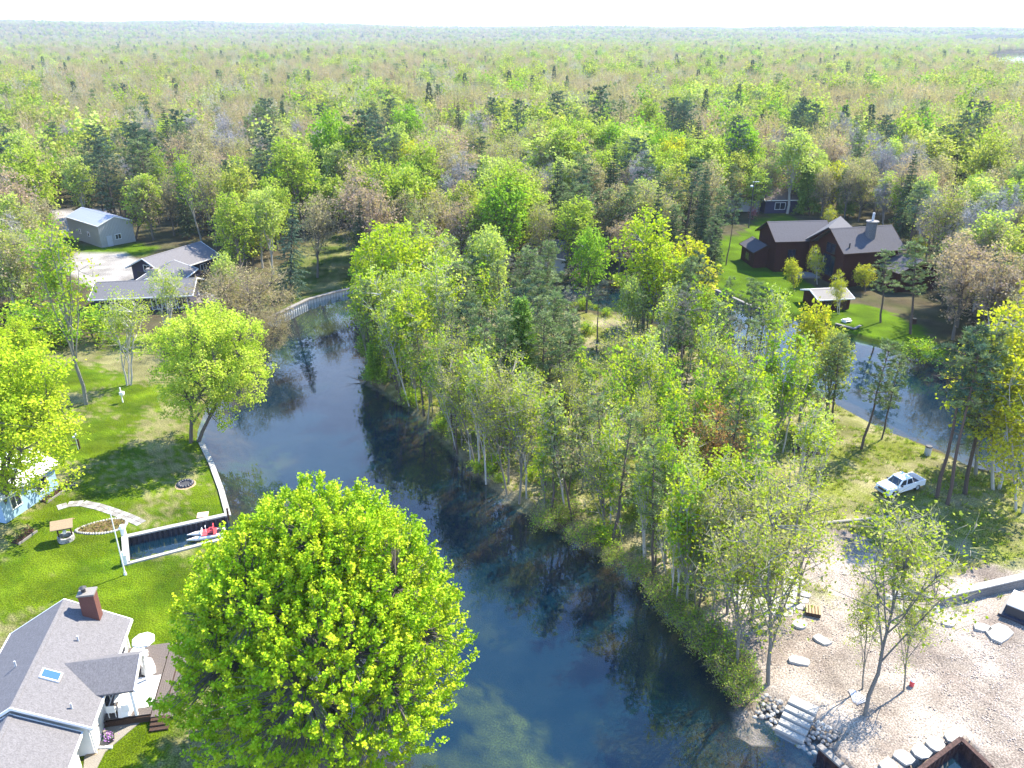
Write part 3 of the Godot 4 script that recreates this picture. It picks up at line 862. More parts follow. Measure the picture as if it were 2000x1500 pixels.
func house_brown() -> void:
	var o := thing("brown_house", "large dark red-brown house with several gables and stone chimney on green lawn", "house", Vector3(55.0, 0.7, -137.0), 0.0)
	var a := Node3D.new(); a.name = "west_wing"; o.add_child(a)
	a.position = Vector3(-3.2, 0, -4.6); a.rotation.y = -PI / 2 + 0.1
	wing(a, 0, -5.2, 6.0, 4.6, 5.6, 8.2, M.brown_siding, M.shingle_dark, 0.6, M.dark_wood)
	window(a, "window", Vector3(4.08, 2.6, 2.5), PI / 2, 1.4, 1.4, M.dark_wood, M.window_glass)
	window(a, "window", Vector3(-0.5, 2.6, 5.45), 0, 1.4, 1.4, M.dark_wood, M.window_glass)
	var b := Node3D.new(); b.name = "middle_wing"; o.add_child(b)
	b.position = Vector3(1.6, 0, -1.0); b.rotation.y = -0.55
	wing(b, 0, -6.0, 4.4, 3.4, 6.2, 8.7, M.brown_siding, M.shingle_blue, 0.6, M.charcoal)
	window(b, "window", Vector3(0, 2.5, 3.85), 0, 2.0, 1.8, M.dark_wood, M.window_glass)
	var c := Node3D.new(); c.name = "east_wing"; o.add_child(c)
	c.position = Vector3(4.6, 0, 4.3); c.rotation.y = -PI / 2 + 0.24
	var r := wing(c, 0, -5.5, 6.4, 4.6, 6.0, 9.2, M.brown_siding, M.shingle_dark, 0.8, M.dark_wood)
	window(c, "window", Vector3(0.0, 1.2, 5.65), 0.0, 3.2, 3.4, M.dark_wood, M.window_glass, 3)
	window(c, "window", Vector3(0.0, 5.0, 5.65), 0.0, 2.4, 1.6, M.dark_wood, M.window_glass)
	window(c, "window", Vector3(3.85, 3.6, -2.6), PI / 2, 1.2, 1.3, M.dark_wood, M.window_glass)
	var ch := part("chimney", cyl(0.95, 0.85, 4.2, M.fieldstone, 10), c, Vector3(1.6, 8.2, -0.3))
	part("cap", cyl(1.05, 1.05, 0.16, M.concrete, 12), ch, Vector3(0, 2.18, 0))
	part("flue", cyl(0.2, 0.2, 1.4, M.grey_paint, 10), ch, Vector3(0, 2.9, 0))
	var v := part("vent_pipe", cyl(0.12, 0.12, 0.8, M.charcoal, 8), r, Vector3(3.6, 7.1, 4.8))
	v.rotation.y = 0.0
	var d := Node3D.new(); d.name = "low_wing"; o.add_child(d)
	d.position = Vector3(11.0, 0, 8.0); d.rotation.y = 0.25
	wing(d, 0, -4.0, 4.0, 4.2, 3.4, 5.4, M.brown_siding, M.shingle_dark, 0.6, M.dark_wood)
	var e := Node3D.new(); e.name = "side_porch"; o.add_child(e)
	e.position = Vector3(-9.4, 0, -6.0); e.rotation.y = 0.1
	wing(e, 0, -3.5, 3.5, 2.4, 2.9, 4.2, M.brown_siding, M.shingle_dark, 0.4, M.dark_wood)
	window(e, "window", Vector3(-2.05, 0.8, 0), -PI / 2, 1.6, 1.2, M.dark_wood, M.window_glass)
	part("terrace", bxm(Vector3(6.5, 0.3, 3.2), M.block_stone), o, Vector3(-2.4, 0, 2.4))
	part("balcony", bxm(Vector3(2.6, 0.12, 1.6), M.dark_wood), o, Vector3(-0.2, 2.9, 3.6))
	for k in 4: part("baluster", bxm(Vector3(0.06, 1.0, 0.06), M.white_paint), o, Vector3(-1.3 + k * 0.75, 3.02, 4.3))


func boathouse() -> void:
	var o := thing("boathouse", "small brown boathouse with pale flat-pitched roof at the pond edge", "boathouse", Vector3(49.34, 0.70, -118.26), -PI / 2 + 0.15)
	wing(o, 0, -3.0, 3.0, 2.8, 1.9, 2.7, M.brown_siding, M.concrete, 0.4, M.white_paint)
	window(o, "window", Vector3(2.46, 0.7, 1.0), PI / 2, 1.0, 0.7, M.dark_wood, M.window_glass)
	door(o, Vector3(2.46, 0.0, -1.2), PI / 2, 1.6, 1.7, M.dark_wood)


func house_slate() -> void:
	var o := thing("slate_house", "slate grey house with tan shingle roof behind the brown house", "house", Vector3(60.98, 0.70, -187.92), 0.0)
	var a := Node3D.new(); a.name = "main_wing"; o.add_child(a)
	a.position = Vector3(2.5, 0, -3.0); a.rotation.y = -PI / 2 + 0.08
	wing(a, 0, -4.5, 4.5, 4.4, 3.2, 5.4, M.navy_paint, M.shingle_tan, 0.4, M.white_paint)
	window(a, "window", Vector3(4.06, 1.0, 0.5), PI / 2, 2.4, 1.5, M.white_paint, M.window_glass)
	var b := Node3D.new(); b.name = "garage_wing"; o.add_child(b)
	b.position = Vector3(-6.0, 0, -4.5); b.rotation.y = -PI / 2 + 0.02
	wing(b, 0, -4.5, 4.3, 4.2, 2.9, 4.9, M.grey_paint, M.shingle_tan, 0.4, M.white_paint)
	window(b, "window", Vector3(3.86, 0.9, 1.0), PI / 2, 1.0, 1.0, M.white_paint, M.window_glass)
	var c := Node3D.new(); c.name = "upper_wing"; o.add_child(c)
	c.position = Vector3(4.0, 0, -10.5); c.rotation.y = -PI / 2
	wing(c, 0, -5.0, 4.0, 3.6, 5.6, 7.4, M.navy_paint, M.shingle_blue, 0.4, M.white_paint)
	window(c, "window", Vector3(3.26, 3.4, 0.0), PI / 2, 1.2, 1.2, M.white_paint, M.window_glass)


# ---------------------------------------------------------------- yards
# sheet-pile wall along a line of points: cap pieces on top, one part per pile
func pile_wall(called: String, label: String, pts: Array, y0: float, y1: float, face: Material, cap: Material, capw := 0.45, pitch := 0.46, side := 1.0) -> Node3D:
	var o := thing(called, label, "wall", Vector3(pts[0].x, 0, pts[0].z))
	var org: Vector3 = Vector3(pts[0].x, 0, pts[0].z)
	var n_made := 0
	for k in pts.size() - 1:
		var a: Vector3 = Vector3(pts[k].x, 0, pts[k].z) - org
		var b: Vector3 = Vector3(pts[k + 1].x, 0, pts[k + 1].z) - org
		var d := b - a
		var len := d.length()
		d /= len
		var n := Vector3(-d.z, 0, d.x) * side
		var c := MB.new()
		c.box(Vector3((a.x + b.x) / 2, y1, (a.z + b.z) / 2), Vector3(len + 0.1, 0.14, capw), atan2(-d.z, d.x))
		part("cap", c.mesh(cap), o)
		var m := maxi(1, int(len / pitch))
		var w := len / m
		for i in m:
			if n_made > 280: break
			var p := MB.new()
			var q := a + d * (i * w)
			var f := n * 0.14
			var top := Vector3(0, y1, 0)
			var bot := Vector3(0, y0, 0)
			var pr := [q + n * 0.02, q + d * w * 0.18 + f, q + d * w * 0.62 + f, q + d * w * 0.8 + n * 0.02, q + d * w + n * 0.02]
			for e in 4: p.quad(pr[e] + bot, pr[e + 1] + bot, pr[e + 1] + top, pr[e] + top)
			part("pile", p.mesh(face), o)
			n_made += 1
	return o


func make_yards() -> void:
	# walls round the left lawn's lagoon edge and the boat slip
	pile_wall("sea_wall", "white capped sea wall curving along the left lawn to the maple", [Vector3(-25.19, 0.70, -59.02), Vector3(-27.29, 0.70, -63.38), Vector3(-30.07, 0.70, -68.57), Vector3(-32.50, 0.70, -72.64)], -1.0, 0.72, M.concrete, M.pale_stone, 0.5, 0.6, -1.0)
	pile_wall("slip_wall", "dark navy sheet-pile wall with white cap on the slip's far side", [Vector3(-32.90, 0.70, -55.84), Vector3(-25.27, 0.70, -59.26)], -1.0, 0.72, M.dark_steel, M.pale_stone, 0.45, 0.4, 1.0)
	pile_wall("slip_wall", "white capped low wall on the slip's near lawn side", [Vector3(-31.05, 0.70, -52.17), Vector3(-23.67, 0.70, -55.99)], -1.0, 0.70, M.dark_steel, M.pale_stone, 0.32, 0.6, -1.0)
	pile_wall("slip_wall", "short white end wall of the boat slip between two posts", [Vector3(-32.94, 0.70, -55.84), Vector3(-31.13, 0.70, -52.17)], -1.0, 0.85, M.dark_steel, M.pale_stone, 0.5, 0.5, -1.0)
	for s in [[Vector3(-33.02, 0.70, -55.92), "white round bollard at the slip's far corner"], [Vector3(-31.20, 0.70, -52.24), "white round bollard at the slip's near corner"]]:
		var b := thing("bollard", s[1], "bollard", s[0], 0, "slip bollards")
		part("post", cyl(0.22, 0.22, 1.0, M.white_paint), b, Vector3(0, 0.5, 0))
		part("cap", cyl(0.30, 0.18, 0.22, M.white_paint), b, Vector3(0, 1.08, 0))
	single("slip_post", cyl(0.09, 0.09, 1.2, M.dark_wood, 8), "dark mooring post at the slip mouth's wall corner", "post", Vector3(-25.16, 0.70, -58.94) + Vector3(0, 0.3, 0))
	pile_wall("channel_wall", "striped black and white sheet-pile wall along the channel end", [Vector3(-38.09, 0.70, -105.37), Vector3(-37.21, 0.70, -110.36), Vector3(-35.45, 0.70, -114.55), Vector3(-32.87, 0.70, -120.86), Vector3(-29.18, 0.70, -124.94), Vector3(-25.68, 0.70, -128.08)], -1.0, 0.75, M.grey_paint, M.concrete, 0.7, 0.55, 1.0)
	pile_wall("lawn_wall", "low grey sea wall below the brown house's lawn", [Vector3(33.93, 0.70, -126.07), Vector3(37.25, 0.70, -118.26), Vector3(40.48, 0.70, -113.60)], -1.0, 0.75, M.fieldstone, M.concrete, 0.5, 0.7, 1.0)
	pile_wall("pond_dock_wall", "short dark retaining wall at the pond near the picnic bench", [Vector3(47.57, 0.70, -109.24), Vector3(49.42, 0.70, -107.06), Vector3(50.83, 0.70, -108.36)], -1.0, 0.8, M.dark_steel, M.concrete, 0.35, 0.5, 1.0)

	# pontoon paddle boat in the slip
	var at := Vector3(-26.33, 0.05, -57.07)
	var o := thing("paddle_boat", "red and white twin-hull paddle boat moored in the slip", "boat", at, 0.28)
	o.scale = Vector3.ONE * 0.82
	for z in [-0.45, 0.55]:
		var h := CapsuleMesh.new()
		h.radius = 0.24; h.height = 3.1; h.material = M.white_paint
		var hull := part("hull", h, o, Vector3(0.1, 0.18, z))
		hull.rotation.z = PI / 2
		var nose := part("bow", cyl(0.23, 0.02, 0.9, M.white_paint), o, Vector3(-1.75, 0.2, z))
		nose.rotation.z = PI / 2
	part("deck", bxm(Vector3(1.5, 0.08, 1.2), M.red_paint), o, Vector3(0.1, 0.42, 0.05))
	for z in [-0.25, 0.35]:
		part("seat", bxm(Vector3(0.45, 0.1, 0.45), M.red_paint), o, Vector3(0.3, 0.62, z))
		part("backrest", bxm(Vector3(0.08, 0.5, 0.45), M.red_paint), o, Vector3(0.55, 0.68, z))
	part("seat_frame", bxm(Vector3(0.5, 0.14, 1.1), M.dark_steel), o, Vector3(0.3, 0.49, 0.05))
	part("front_rail", bxm(Vector3(0.08, 0.3, 1.2), M.white_paint), o, Vector3(-0.65, 0.46, 0.05))
	part("steering_post", cyl(0.03, 0.03, 0.8, M.white_paint, 8), o, Vector3(-0.2, 0.85, 0.05))
	part("steering_bar", bxm(Vector3(0.04, 0.04, 0.4), M.white_paint), o, Vector3(-0.2, 1.22, 0.05))
	var pw := part("paddle_wheel", cyl(0.34, 0.34, 0.3, M.charcoal, 10), o, Vector3(1.15, 0.35, 0.05))
	pw.rotation.x = PI / 2

	# flagpole
	o = thing("flagpole", "tall white flagpole on the lawn beside the boat slip", "flagpole", Vector3(-30.64, 0.70, -50.79))
	part("pole", cyl(0.06, 0.035, 6.2, M.white_paint, 10), o, Vector3(0, 3.1, 0))
	part("finial", cyl(0.07, 0.07, 0.12, M.white_paint, 10), o, Vector3(0, 6.25, 0))
	part("base_collar", cyl(0.12, 0.09, 0.3, M.white_paint, 10), o, Vector3(0, 0.15, 0))

	# wishing well
	o = thing("wishing_well", "little wishing well with brown roof and stone ring on the lawn", "well", Vector3(-37.76, 0.70, -55.54), 0.35)
	for k in 14:
		var a := TAU * k / 14.0
		for row in 2:
			var st := part("stone", bxm(Vector3(0.26, 0.2, 0.18), M.pale_stone if (k + row) % 3 else M.block_stone), o, Vector3(cos(a + row * 0.2) * 0.55, row * 0.21, sin(a + row * 0.2) * 0.55))
			st.rotation.y = -a - row * 0.2 + PI / 2
	for s in [-1, 1]: part("post", bxm(Vector3(0.1, 1.5, 0.1), M.dark_wood), o, Vector3(s * 0.5, 0.3, 0))
	var r := MB.new()
	for s in [-1, 1]: r.slab(Vector3(-0.85, 2.0, 0), Vector3(0.85, 2.0, 0), Vector3(0.85, 1.5, s * 0.7), Vector3(-0.85, 1.5, s * 0.7), Vector3(0, -0.06, 0))
	part("roof", r.mesh(M.raw_wood), o)
	part("windlass", bxm(Vector3(1.0, 0.1, 0.1), M.dark_wood), o, Vector3(0, 1.0, 0))
	part("bucket", cyl(0.12, 0.15, 0.24, M.white_paint, 10), o, Vector3(0, 0.75, 0))

	# oval stone-edged bed
	var ctr := Vector3(-35.67, 0.70, -57.36)
	o = thing("stone_edged_bed", "oval garden bed edged with pale stones, brown plants inside", "flower bed", ctr)
	var pts := PackedVector2Array()
	for k in 26:
		var a := TAU * k / 26.0
		var w := 1.0 + 0.35 * cos(a)
		pts.push_back(Vector2(cos(a) * 1.95, sin(a) * 0.95 * w).rotated(-0.28))
	var soil := MB.new()
	soil.prism(pts, -0.05, 0.06)
	soil.col = Color(0.2, 0.15, 0.06)
	var sm := MB.new()
	sm.col = Color(0.20, 0.15, 0.07)
	sm.prism(pts, -0.05, 0.07)
	part("soil", sm.mesh(M.speckled), o)
	for k in 52:
		var a := TAU * k / 52.0
		var w := 1.0 + 0.35 * cos(a)
		var p := Vector2(cos(a) * 2.0, sin(a) * 1.0 * w).rotated(-0.28)
		var st := part("edge_stone", rock_mesh(k % 5, M.pale_stone), o, Vector3(p.x, 0.03, p.y))
		st.scale = Vector3(0.16, 0.12, 0.12)
		st.rotation.y = a
	var pl := MB.new()
	for k in 420:
		var p := Vector2(rng.randf_range(-1.8, 1.8), rng.randf_range(-1.0, 1.0))
		if not Geometry2D.is_point_in_polygon(p, pts): continue
		pl.col = [Color(0.22, 0.17, 0.05), Color(0.17, 0.11, 0.06), Color(0.20, 0.22, 0.05)][k % 3]
		leaf(pl, Vector3(p.x, 0.12 + rng.randf() * 0.18, p.y), 0.16)
	part("plants", pl.mesh(M.leaf), o)

	# curved path of pavers, each a part
	var path := structure("paver_path", bxm(Vector3(0.01, 0.01, 0.01), M.concrete))
	path.position = Vector3(-36.92, 0.70, -60.17)
	var line := [Vector3(-41.11, 0.70, -60.42), Vector3(-40.35, 0.70, -61.01), Vector3(-39.27, 0.70, -61.18), Vector3(-37.62, 0.70, -60.67), Vector3(-35.84, 0.70, -59.84), Vector3(-34.06, 0.70, -58.94), Vector3(-32.35, 0.70, -57.90)]
	var curve := Curve3D.new()
	for p in line: curve.add_point(p)
	var total := curve.get_baked_length()
	var paver := [bxm(Vector3(0.40, 0.05, 0.44), M.pale_stone), bxm(Vector3(0.41, 0.052, 0.43), M.concrete), bxm(Vector3(0.39, 0.048, 0.45), M.block_stone)]
	var kk := 0
	var dist := 0.2
	while dist < total:
		var p := curve.sample_baked(dist)
		var q := curve.sample_baked(minf(dist + 0.1, total))
		var d := (q - p).normalized() if q.distance_to(p) > 0.01 else Vector3.RIGHT
		for s in [-0.24, 0.24]:
			var pv := part("paver", paver[(kk * 7 + int(s * 10)) % 3 if kk % 4 else 0], path, p + Vector3(-d.z, 0, d.x) * s - path.position + Vector3(0, -0.02, 0))
			pv.rotation.y = atan2(-d.z, d.x)
		dist += 0.42
		kk += 1
	single("slab", bxm(Vector3(0.95, 0.06, 0.85), M.pink_slab), "square pink paving slab beside the slip wall", "paving slab", Vector3(-27.55, 0.70, -59.26), 0.25)

	# fire pit
	o = thing("fire_pit", "round dark fire ring on a sandy patch in the left lawn", "fire pit", Vector3(-31.07, 0.70, -64.48))
	for k in 16:
		var a := TAU * k / 16.0
		var st := part("stone", rock_mesh(k % 5, M.dark_steel), o, Vector3(cos(a) * 0.62, 0.06, sin(a) * 0.62))
		st.scale = Vector3(0.2, 0.2, 0.16)
		st.rotation.y = -a
	part("ash_bed", cyl(0.6, 0.55, 0.08, M.charcoal, 18), o, Vector3(0, 0.05, 0))
	part("sand_ring", cyl(1.0, 0.9, 0.03, M.raw_wood, 22), o, Vector3(0, 0.01, 0))

	# two-rail fence
	var fa := Vector3(-50.40, 0.70, -70.88)
	var fb := Vector3(-44.64, 0.70, -71.54)
	o = thing("rail_fence", "dark two-rail wooden fence at the lawn's far side", "fence", fa)
	var fd := fb - fa
	for k in 4:
		part("post", bxm(Vector3(0.12, 1.1, 0.12), M.dark_wood), o, fd * (k / 3.0))
	for k in 3:
		for y in [0.45, 0.9]:
			var rl := MB.new()
			rl.tube(fd * (k / 3.0) + Vector3(0, y, 0), fd * ((k + 1) / 3.0) + Vector3(0, y, 0), 0.05, 0.05, 6)
			part("rail", rl.mesh(M.dark_wood), o)
	o = thing("yard_lamp", "slim lamp post with two white globes near the rail fence", "lamp post", Vector3(-44.69, 0.70, -71.32))
	part("post", cyl(0.03, 0.03, 1.5, M.grey_paint, 8), o, Vector3(0, 0.75, 0))
	for s in [-0.16, 0.16]:
		var gb := SphereMesh.new()
		gb.radius = 0.13; gb.height = 0.26; gb.radial_segments = 12; gb.rings = 8; gb.material = M.white_paint
		part("globe", gb, o, Vector3(s, 1.6 + s, 0))
	o = thing("birdhouse", "white birdhouse post standing under the birch clump", "birdhouse", Vector3(-45.19, 0.70, -82.61))
	part("post", bxm(Vector3(0.1, 1.9, 0.1), M.white_paint), o)
	part("house", bxm(Vector3(0.45, 0.35, 0.4), M.white_paint), o, Vector3(0.1, 1.0, 0))

	# utility poles
	for s in [[Vector3(-107.38, 0.70, -195.78), "wooden utility pole beside the road behind the barn", 11.0], [Vector3(-97.18, 0.70, -189.68), "leaning wooden utility pole close behind the barn roof", 8.0]]:
		o = thing("utility_pole", s[1], "utility pole", s[0], 0.5, "utility poles")
		var pp := part("pole", cyl(0.16, 0.11, s[2], M.dark_wood, 8), o, Vector3(0, s[2] / 2.0, 0))
		pp.rotation.z = 0.0
		part("crossarm", bxm(Vector3(2.0, 0.12, 0.12), M.dark_wood), o, Vector3(0, s[2] - 0.6, 0.14))
		for x in [-0.8, 0.0, 0.8]: part("insulator", cyl(0.05, 0.04, 0.16, M.white_paint, 8), o, Vector3(x, s[2] - 0.4, 0.14))
		part("transformer", cyl(0.2, 0.2, 0.6, M.grey_paint, 12), o, Vector3(0.3, s[2] - 1.6, 0))
	o = thing("yard_light", "tall pole with white light arm by the brown house drive", "light pole", Vector3(51.94, 0.70, -171.82))
	part("pole", cyl(0.14, 0.1, 10.0, M.charcoal, 8), o, Vector3(0, 5.0, 0))
	part("arm", bxm(Vector3(1.4, 0.1, 0.1), M.white_paint), o, Vector3(0.4, 9.9, 0))
	part("lamp_head", bxm(Vector3(0.5, 0.3, 0.4), M.white_paint), o, Vector3(-0.4, 8.9, 0))

	# across the pond: bench, dock pieces, back inlet docks
	o = thing("picnic_bench", "white bench table on the green pond bank", "bench", Vector3(49.58, 0.70, -110.36), 0.4)
	o.scale = Vector3.ONE * 0.65
	part("table_top", bxm(Vector3(1.8, 0.06, 0.8), M.white_paint), o, Vector3(0, 0.7, 0))
	for s in [-1, 1]:
		part("seat", bxm(Vector3(1.8, 0.05, 0.28), M.white_paint), o, Vector3(0, 0.42, s * 0.7))
		part("leg", bxm(Vector3(0.08, 0.7, 1.3), M.white_paint), o, Vector3(s * 0.7, 0, 0))
	for s in [[Vector3(104.49, 0.30, -205.66), 5.2, 0.1, "short blue-grey dock at the leaning tree on the back inlet"], [Vector3(127.46, 0.30, -224.89), 10.0, 0.22, "long dark dock along the far bank of the back inlet"]]:
		o = thing("dock", s[3], "dock", s[0], s[2], "docks on the back inlet")
		var nb := int(s[1] / 0.2)
		var bm := bxm(Vector3(0.18, 0.05, 1.3), M.grey_paint)
		for k in nb: part("board", bm, o, Vector3(-s[1] / 2 + k * 0.2, 0.45, 0))
		part("beam", bxm(Vector3(s[1], 0.25, 0.1), M.dark_steel), o, Vector3(0, 0.2, 0.6))
		for k in 4:
			for z in [-0.6, 0.6]: part("pile", cyl(0.09, 0.09, 2.4, M.dark_wood, 8), o, Vector3(-s[1] / 2 + s[1] * k / 3.0, -0.3, z))
	o = thing("stump", "cut tree stump on the lawn beyond the pond", "stump", Vector3(59.22, 0.70, -109.68))
	part("bole", cyl(0.4, 0.32, 0.8, M.dark_wood, 10), o, Vector3(0, 0.4, 0))
	part("cut_face", cyl(0.3, 0.3, 0.03, M.raw_wood, 10), o, Vector3(0, 0.81, 0))
	print("yards done ", Time.get_ticks_msec())


func rock_mesh(k: int, m: Material) -> ArrayMesh:
	var key := "rock%d%s" % [k, m.resource_name]
	if protos.has(key): return protos[key]
	var r := RandomNumberGenerator.new()
	r.seed = 100 + k
	var st := SurfaceTool.new()
	st.begin(Mesh.PRIMITIVE_TRIANGLES)
	var rings := [[-0.9, 0.45], [-0.45, 0.95], [0.2, 1.0], [0.7, 0.72], [0.95, 0.3]]
	var n := 9
	var grid := []
	for q in rings:
		var row := []
		for i in n:
			var a := TAU * i / n
			var rr: float = q[1] * r.randf_range(0.82, 1.15)
			row.push_back(Vector3(cos(a) * rr, q[0] * r.randf_range(0.9, 1.1), sin(a) * rr))
		grid.push_back(row)
	for j in rings.size() - 1:
		for i in n:
			var i2 := (i + 1) % n
			for v in [grid[j][i], grid[j][i2], grid[j + 1][i2], grid[j][i], grid[j + 1][i2], grid[j + 1][i]]: st.add_vertex(v)
	for i in n:
		for v in [Vector3(0, 1.0, 0), grid[4][i], grid[4][(i + 1) % n]]: st.add_vertex(v)
	st.index()
	st.generate_normals()
	var out := st.commit()
	out.surface_set_material(0, m)
	protos[key] = out
	return out


# ---------------------------------------------------------------- sand lot
func flagstone(r: RandomNumberGenerator, w: float, d: float, t: float, m: Material) -> ArrayMesh:
	var pts := PackedVector2Array()
	var n := 8
	for k in n:
		var a := TAU * (k + 0.3) / n
		var e := 1.0 / maxf(absf(cos(a)), absf(sin(a)))
		e = lerpf(e, 1.0, 0.12) * r.randf_range(0.78, 1.06)
		pts.push_back(Vector2(cos(a) * w * 0.5 * e, sin(a) * d * 0.5 * e))
	var b := MB.new()
	b.prism(pts, 0, t)
	return b.mesh(m)


func make_sand_lot() -> void:
	var r := RandomNumberGenerator.new()
	r.seed = 77
	truck()
	# stone steps down to the water
	var top := Vector3(18.78, 0.70, -37.75)
	var low := Vector3(17.32, 0.00, -35.84)
	var o := thing("stone_steps", "four wide pale stone steps leading down into the lagoon", "steps", Vector3(low.x, 0, low.z))
	var run := Vector3(top.x - low.x, 0, top.z - low.z)
	var yaw := atan2(run.x, run.z)
	o.rotation.y = yaw
	var len := run.length()
	for k in 5:
		part("tread", bxm(Vector3(1.75, 0.55, len / 5.0 * (1.5 if k == 4 else 0.86)), M.pale_stone), o, Vector3(0, -0.34 + k * 0.155, len / 5.0 * k + (0.2 if k == 4 else 0.0)))
	part("under_slab", bxm(Vector3(1.6, 0.4, len), M.block_stone), o, Vector3(0, -0.45, len / 2))
	# cobbles on both sides, each stone its own part
	for s in [[Vector3(16.62, 0.50, -37.44), "heap of rounded pale cobbles left of the stone steps", 62, 0.85, 0.75], [Vector3(18.91, 0.50, -35.43), "heap of rounded grey cobbles right of the stone steps", 66, 0.9, 0.85]]:
		var c := thing("cobble_bank", s[1], "cobbles", Vector3(s[0].x, 0.0, s[0].z), yaw, "cobble banks at the steps")
		for k in s[2]:
			var cs := part("cobble", rock_mesh(k % 5, [M.pale_stone, M.block_stone, M.concrete][k % 3]), c)
			var q := Vector2(r.randf_range(-1, 1) * s[3], r.randf_range(-1.3, 1.1) * s[4])
			cs.position = Vector3(q.x, 0.22 + q.y * 0.38 + r.randf() * 0.08, q.y)
			cs.scale = Vector3(r.randf_range(0.12, 0.19), r.randf_range(0.09, 0.13), r.randf_range(0.11, 0.16))
			cs.rotation.y = r.randf() * TAU
	# sheet-pile walls at the bottom edge
	pile_wall("lot_wall", "rust brown sheet-pile wall at the bottom of the sand lot", [Vector3(18.50, 0.70, -34.38), Vector3(19.34, 0.70, -32.93), Vector3(20.23, 0.70, -31.10), Vector3(21.11, 0.70, -29.22)], -1.0, 0.7, M.rusty_steel, M.concrete, 0.4, 0.5, -1.0)
	pile_wall("basin_wall", "rust brown wall of the basin's far left side", [Vector3(22.97, 0.70, -32.17), Vector3(27.25, 0.70, -34.83)], -1.0, 0.75, M.rusty_steel, M.rusty_steel, 0.28, 0.5, 1.0)
	pile_wall("basin_wall", "rust brown wall of the basin's right side", [Vector3(27.25, 0.70, -34.83), Vector3(27.95, 0.70, -32.79), Vector3(28.46, 0.70, -29.89)], -1.0, 0.75, M.rusty_steel, M.rusty_steel, 0.28, 0.5, 1.0)
	# row of pale slabs along the basin
	var row := [[1868,1437,1.7,0.9,"long pale slab at the right end of the basin's stone row"], [1820,1452,1.3,1.1,"pale slab second from the right along the basin"], [1790,1468,1.2,1.1,"pale slab third from the right along the basin"], [1762,1480,1.1,1.1,"pale slab fourth from the right along the basin"], [1730,1495,1.1,1.0,"pale slab at the left end of the basin's stone row"]]
	var spots := [Vector3(27.03, 0.70, -35.14), Vector3(25.51, 0.70, -34.46), Vector3(24.37, 0.70, -33.94), Vector3(23.21, 0.70, -33.47), Vector3(22.04, 0.70, -32.93)]
	for k in 5: single("stone_slab", flagstone(r, row[k][2], row[k][3], 0.14, M.pale_stone), row[k][4], "stone slab", spots[k] + Vector3(0, 0.02, 0), 0.75, "pale slabs by the basin")
	for s in [[Vector3(34.85, 0.70, -44.10), 2.3, 1.5, "large pale flat slab lying alone on the sand near the block wall"], [Vector3(33.90, 0.70, -44.63), 1.2, 0.9, "smaller pale slab touching the large flat slab"], [Vector3(31.77, 0.70, -45.17), 1.2, 0.8, "crumpled pale slab on the sand below the boulders"], [Vector3(19.69, 0.70, -41.35), 1.5, 0.85, "thick pale boulder slab in the middle of the sandy slope"], [Vector3(20.86, 0.70, -44.95), 1.0, 0.95, "pale boulder slab below the wooden pallet"], [Vector3(21.85, 0.70, -43.38), 1.3, 0.8, "low flat pale stone half sunk in sand"], [Vector3(17.84, 0.70, -48.49), 1.0, 0.8, "pale slab left of the stone patio"]]:
		single("flat_stone", flagstone(r, s[1], s[2], 0.2, M.pale_stone), s[3], "flat stone", s[0] + Vector3(0, -0.02, 0), r.randf() * 3.0, "loose flat stones on the sand")
	# crazy-paved patio with hexagonal fire bowl
	o = thing("stone_patio", "patio of irregular white flagstones under the thin trees", "patio", Vector3(19.59, 0.70, -49.09))
	for i in range(-4, 5):
		for j in range(-4, 5):
			var p := Vector2(i * 0.82 + (j % 2) * 0.4, j * 0.72)
			if p.length() > 3.0: continue
			var fs := part("flagstone", flagstone(r, 0.86, 0.76, 0.08, M.pale_stone), o, Vector3(p.x, 0.0, p.y))
			fs.rotation.y = r.randf_range(-0.3, 0.3)
	o = thing("fire_bowl", "hexagonal stone fire bowl with brown ash in the patio's centre", "fire pit", Vector3(19.75, 0.70, -48.97) + Vector3(0, 0.08, 0))
	for k in 6:
		var a := TAU * k / 6.0
		var bs := part("block", bxm(Vector3(0.86, 0.4, 0.2), M.block_stone), o, Vector3(cos(a) * 0.7, 0, sin(a) * 0.7))
		bs.rotation.y = -a + PI / 2
	part("ash", cyl(0.6, 0.6, 0.25, M.dark_wood, 6), o, Vector3(0, 0.13, 0))
	# wooden pallet
	o = thing("wooden_pallet", "raw wood pallet leaning on the sand below the patio", "pallet", Vector3(22.25, 0.70, -46.28), -0.3)
	for k in 5: part("slat", bxm(Vector3(0.16, 0.03, 1.0), M.raw_wood), o, Vector3(-0.44 + k * 0.22, 0.36, 0))
	for k in 3: part("bearer", bxm(Vector3(1.05, 0.3, 0.1), M.dark_wood), o, Vector3(0, 0.05, -0.42 + k * 0.42))
	# retaining wall of blocks
	var wa := Vector3(32.21, 0.70, -47.19)
	var wb := Vector3(41.77, 0.70, -50.09)
	o = thing("block_wall", "low pale concrete-block retaining wall at the sand lot's back", "wall", wa, atan2(-(wb - wa).z, (wb - wa).x))
	var wl := (wb - wa).length()
	var blk := [bxm(Vector3(0.52, 0.2, 0.3), M.block_stone), bxm(Vector3(0.515, 0.198, 0.29), M.concrete), bxm(Vector3(0.518, 0.199, 0.31), M.block_stone)]
	for rowk in 4:
		for k in int(wl / 0.54): part("block", blk[(k * 5 + rowk * 3) % 3], o, Vector3(0.3 + k * 0.54 + 0.27 * (rowk % 2), -0.05 + rowk * 0.207, rowk * -0.02))
	for k in int(wl / 0.8): part("cap_stone", bxm(Vector3(0.78, 0.09, 0.62), M.pale_stone), o, Vector3(0.4 + k * 0.8, 0.78, -0.14))
